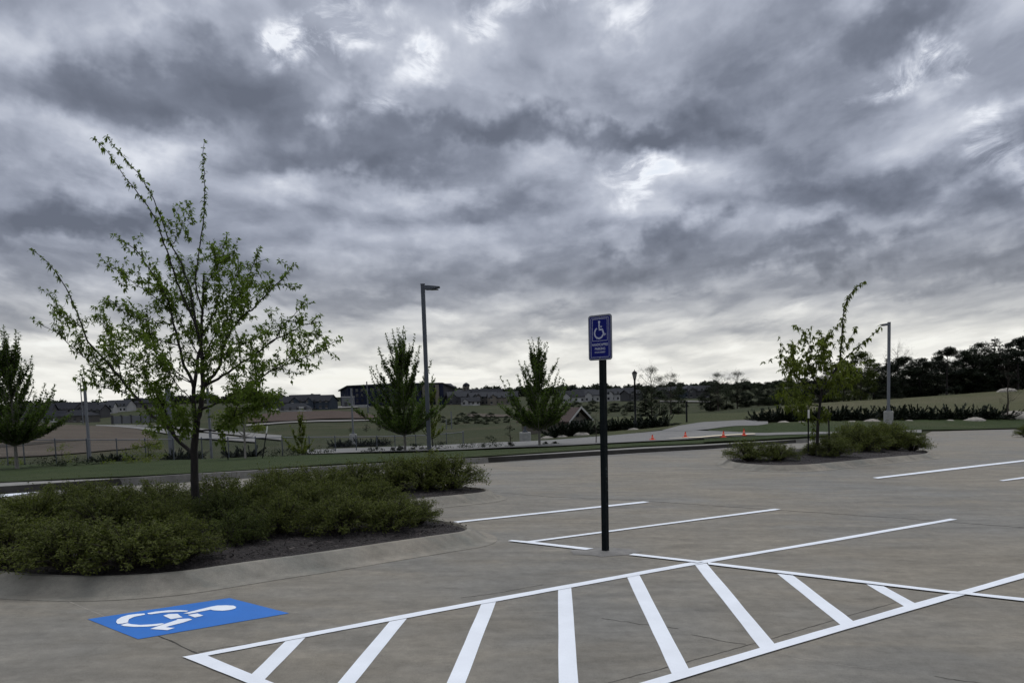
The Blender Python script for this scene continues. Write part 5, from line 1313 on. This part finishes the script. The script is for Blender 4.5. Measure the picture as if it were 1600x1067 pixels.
for s in (-1, 1):
    mb = MB(); mb.box((s * 1.0 - .5, -2.36, 7.4), (s * 1.0 + .5, -2.305, 9.6)); mb.build('window', M['glass'], root)
# apartment block: one long volume seen end-on at the left, wing at the right
def apartment():
    Y = 470; b = at(612, 630, Y, -1.0); root = empty('apartment_building', b, rad(0), label='long dark navy apartment building with a low-pitched roof behind the middle maple', cat='building')
    def X(px, YY=Y): r = ray(px, 620); return r.x / r.y * YY - b.x
    def Z(px, py, YY=Y): r = ray(px, py); return CAMH + r.z / r.y * YY - b.z
    # plan: left gable end (x 522..543), long front to the right end (707), receding
    y0, yl, yr = 0, 30, 22
    xl, xc, xr = X(522), X(544), X(692); xe = X(708)
    zr = Z(544, 603); zl = Z(522, 610); zre = Z(708, 606)
    mb = MB()
    mb.face([(xl, 18, -4), (xc, 0, -4), (xc, 0, zr), (xl, 18, zl)])
    mb.face([(xc, 0, -4), (X(628), 0, -4), (X(628), 0, zr), (xc, 0, zr)]); mb.face([(xl, 18, -4), (xl, 18, zl), (xl + 8, 40, zl), (xl + 8, 40, -4)])
    mb.face([(xl + 8, 40, -4), (xl + 8, 40, zl), (xr, 40, zr), (xr, 40, -4)])
    mb.build('navy_wall', M['wall_navy'], root)
    mb = MB(); mb.face([(X(628), 0, -4), (xr, 0, -4), (xr, 0, zr), (X(628), 0, zr)]); mb.face([(xr, 0, -4), (xe, 14, -4), (xe, 14, zre), (xr, 0, zr)]); mb.face([(xe, 14, -4), (xe, 14, zre), (xr, 40, zr), (xr, 40, -4)]); mb.build('grey_wall', M['wall_grey'], root)
    mb = MB(); o_ = 1.2
    rp = [(xl - o_, 17, zl + .3), (xc - .3, -o_, zr + .3), (xr + .3, -o_, zr + .3), (xe + o_, 13, zre + .3), (xr + 2, 41, zr + .3), (xl + 7, 41, zl + .3)]
    c0 = Vector((X(610), 18, zr + 1.2))
    for a, c in zip(rp, rp[1:] + rp[:1]): mb.face([a, c, tuple(c0)]); mb.face([a, c, (c[0], c[1], c[2] - .7), (a[0], a[1], a[2] - .7)])
    mb.build('roof', M['roof_grey'], root)
    # windows of the long front, four storeys; balconies as proud pale bays
    zf = [1.0 + k * (zr - 1.5) / 4 for k in range(4)]; hh = (zr - 1.5) / 4 * .55
    xs = [550, 558, 566, 574, 583, 592, 601, 610, 620, 634, 642, 650, 660, 670, 680, 688]
    for px in xs:
        for z in zf:
            x = X(px); mb = MB(); mb.box((x - .75, -.10, z), (x + .75, -.01, z + hh)); w_ = mb.build('window', M['glass'] if px < 628 else M['roof_dark'], root)
            mb = MB(); mb.box((x - .9, -.14, z - .22), (x + .9, -.012, z - .02)); mb.build('sill', M['wall_grey'], w_)
    for k, px in enumerate([638, 655, 664, 675, 684, 690]):
        x = X(px); mb = MB(); mb.box((x - 1.3, -1.2, -1), (x + 1.3, -.15, zr - .8)); mb.build('bay', M['wall_navy'] if k % 2 else M['wall_tan'], root)
    for k, (fx, z) in enumerate([(.55, zf[1]), (.55, zf[2]), (.55, zf[0]), (.25, zf[1])]):
        p = Vector((xl, 18, 0)).lerp(Vector((xc, 0, 0)), fx); d = (Vector((xc, 0, 0)) - Vector((xl, 18, 0))).normalized(); n = Vector((d.y, -d.x, 0))
        mb = MB(); q = [p - d * .8 + n * .08, p + d * .8 + n * .08]; mb.face([(q[0].x, q[0].y, z), (q[1].x, q[1].y, z), (q[1].x, q[1].y, z + hh), (q[0].x, q[0].y, z + hh)]); mb.build('window', M['wall_grey'], root)
apartment()
# pale site trailer and material in front of it
b = at(549, 633, 430, -.2); root = empty('site_trailer', b, label='pale boxy shed standing against the navy building', cat='shed')
mb = MB(); mb.box((-4.8, -2, 0), (1.5, 2, 6.0)); mb.build('wall', M['wall_block'], root); mb = MB(); mb.box((-5.0, -2.2, 6.0), (1.7, 2.2, 6.3)); mb.build('roof', M['trim'], root)
mb = MB(); mb.box((-3.4, -2.06, 0), (-1.8, -2.005, 3.2)); mb.build('door', M['wall_grey'], root)
b = at(561, 636, 420, 0); root = empty('material_pile', b, label='low pale stack of building boards right of the boxy shed', cat='building material')
mb = MB(); [mb.box((-5 + k * .4, -1.5, k * .5), (6 - k * .8, 1.5, k * .5 + .45)) for k in range(3)]; mb.build('board_stack', M['wall_white'], root)
mb = MB(); [mb.box((-4 + k * 4, -1.2, -.3), (-3.7 + k * 4, 1.2, 0)) for k in range(3)]; mb.build('bearer', M['twig'], root)
# grey block wall / screen fence far left
b = at(208, 664, 215); root = empty('block_wall', b, label='long pale grey screen wall on the far slope seen through the young tree', cat='wall')
mb = MB(); L = []
for px, py0 in [(176, 653), (190, 651), (205, 650), (220, 649), (235, 648), (248, 648)]:
    g = at(px, 660, 215 + (px - 176) * .25); L.append(g - b)
for a, c in zip(L, L[1:]): mb.box((0, -.15, -1), ((c - a).length, .15, 2.2), M=Matrix.Translation(a) @ (c - a).to_track_quat('X', 'Z').to_matrix().to_4x4())
mb.build('wall', M['wall_block'], root)
for a in L:
    mb = MB(); mb.box((a.x - .25, a.y - .3, a.z - 1), (a.x + .25, a.y + .25, a.z + 2.5)); mb.build('post', M['wall_grey'], root)
# park pavilion
b = at(886, 668, 62, -.1); root = empty('pavilion', b, rad(28), label='small park building with a brown roof and pale trimmed gable left of the sign post', cat='building')
w, d, h, rh = 4.4, 2.6, 1.15, .85
mb = MB(); mb.box((-w / 2, -d / 2, -.5), (w / 2, d / 2, h)); mb.face([(w / 2, -d / 2, h), (w / 2, d / 2, h), (w / 2, 0, h + rh - .05)]); mb.face([(-w / 2, -d / 2, h), (-w / 2, d / 2, h), (-w / 2, 0, h + rh - .05)])
def pav():
    global root
    for ch in ():
        pass
Y = 62
root.rotation_euler = (0, 0, rad(-38))
mb = MB(); mb.box((-3.6, -1.3, -.6), (1.0, 1.3, 1.0)); mb.face([(1.0, -1.3, 1.0), (1.0, 1.3, 1.0), (1.0, 0, 1.75)]); mb.build('wall', M['wall_tan'], root)
mb = MB()
for s in (1, -1):
    mb.face([(-3.9, s * 1.7, .82), (1.4, s * 1.7, .82), (1.4, 0, 1.90), (-3.9, 0, 1.90)]); mb.face([(-3.9, s * 1.7, .74), (1.4, s * 1.7, .74), (1.4, 0, 1.82), (-3.9, 0, 1.82)])
mb.build('roof', M['roof_brown'], root)
mb = MB()
for s in (1, -1): mb.face([(1.42, s * 1.75, .70), (1.42, s * 1.75, .88), (1.42, 0, 2.0), (1.42, 0, 1.80)])
mb.build('gable_trim', M['trim'], root)
mb = MB(); mb.box((1.005, -.18, 1.12), (1.05, .18, 1.4)); mb.build('vent', M['roof_dark'], root)
for k in range(3): mb = MB(); mb.box((1.005, -.9 + k * .65, .45), (1.05, -.45 + k * .65, .85)); mb.build('window', M['glass'], root)
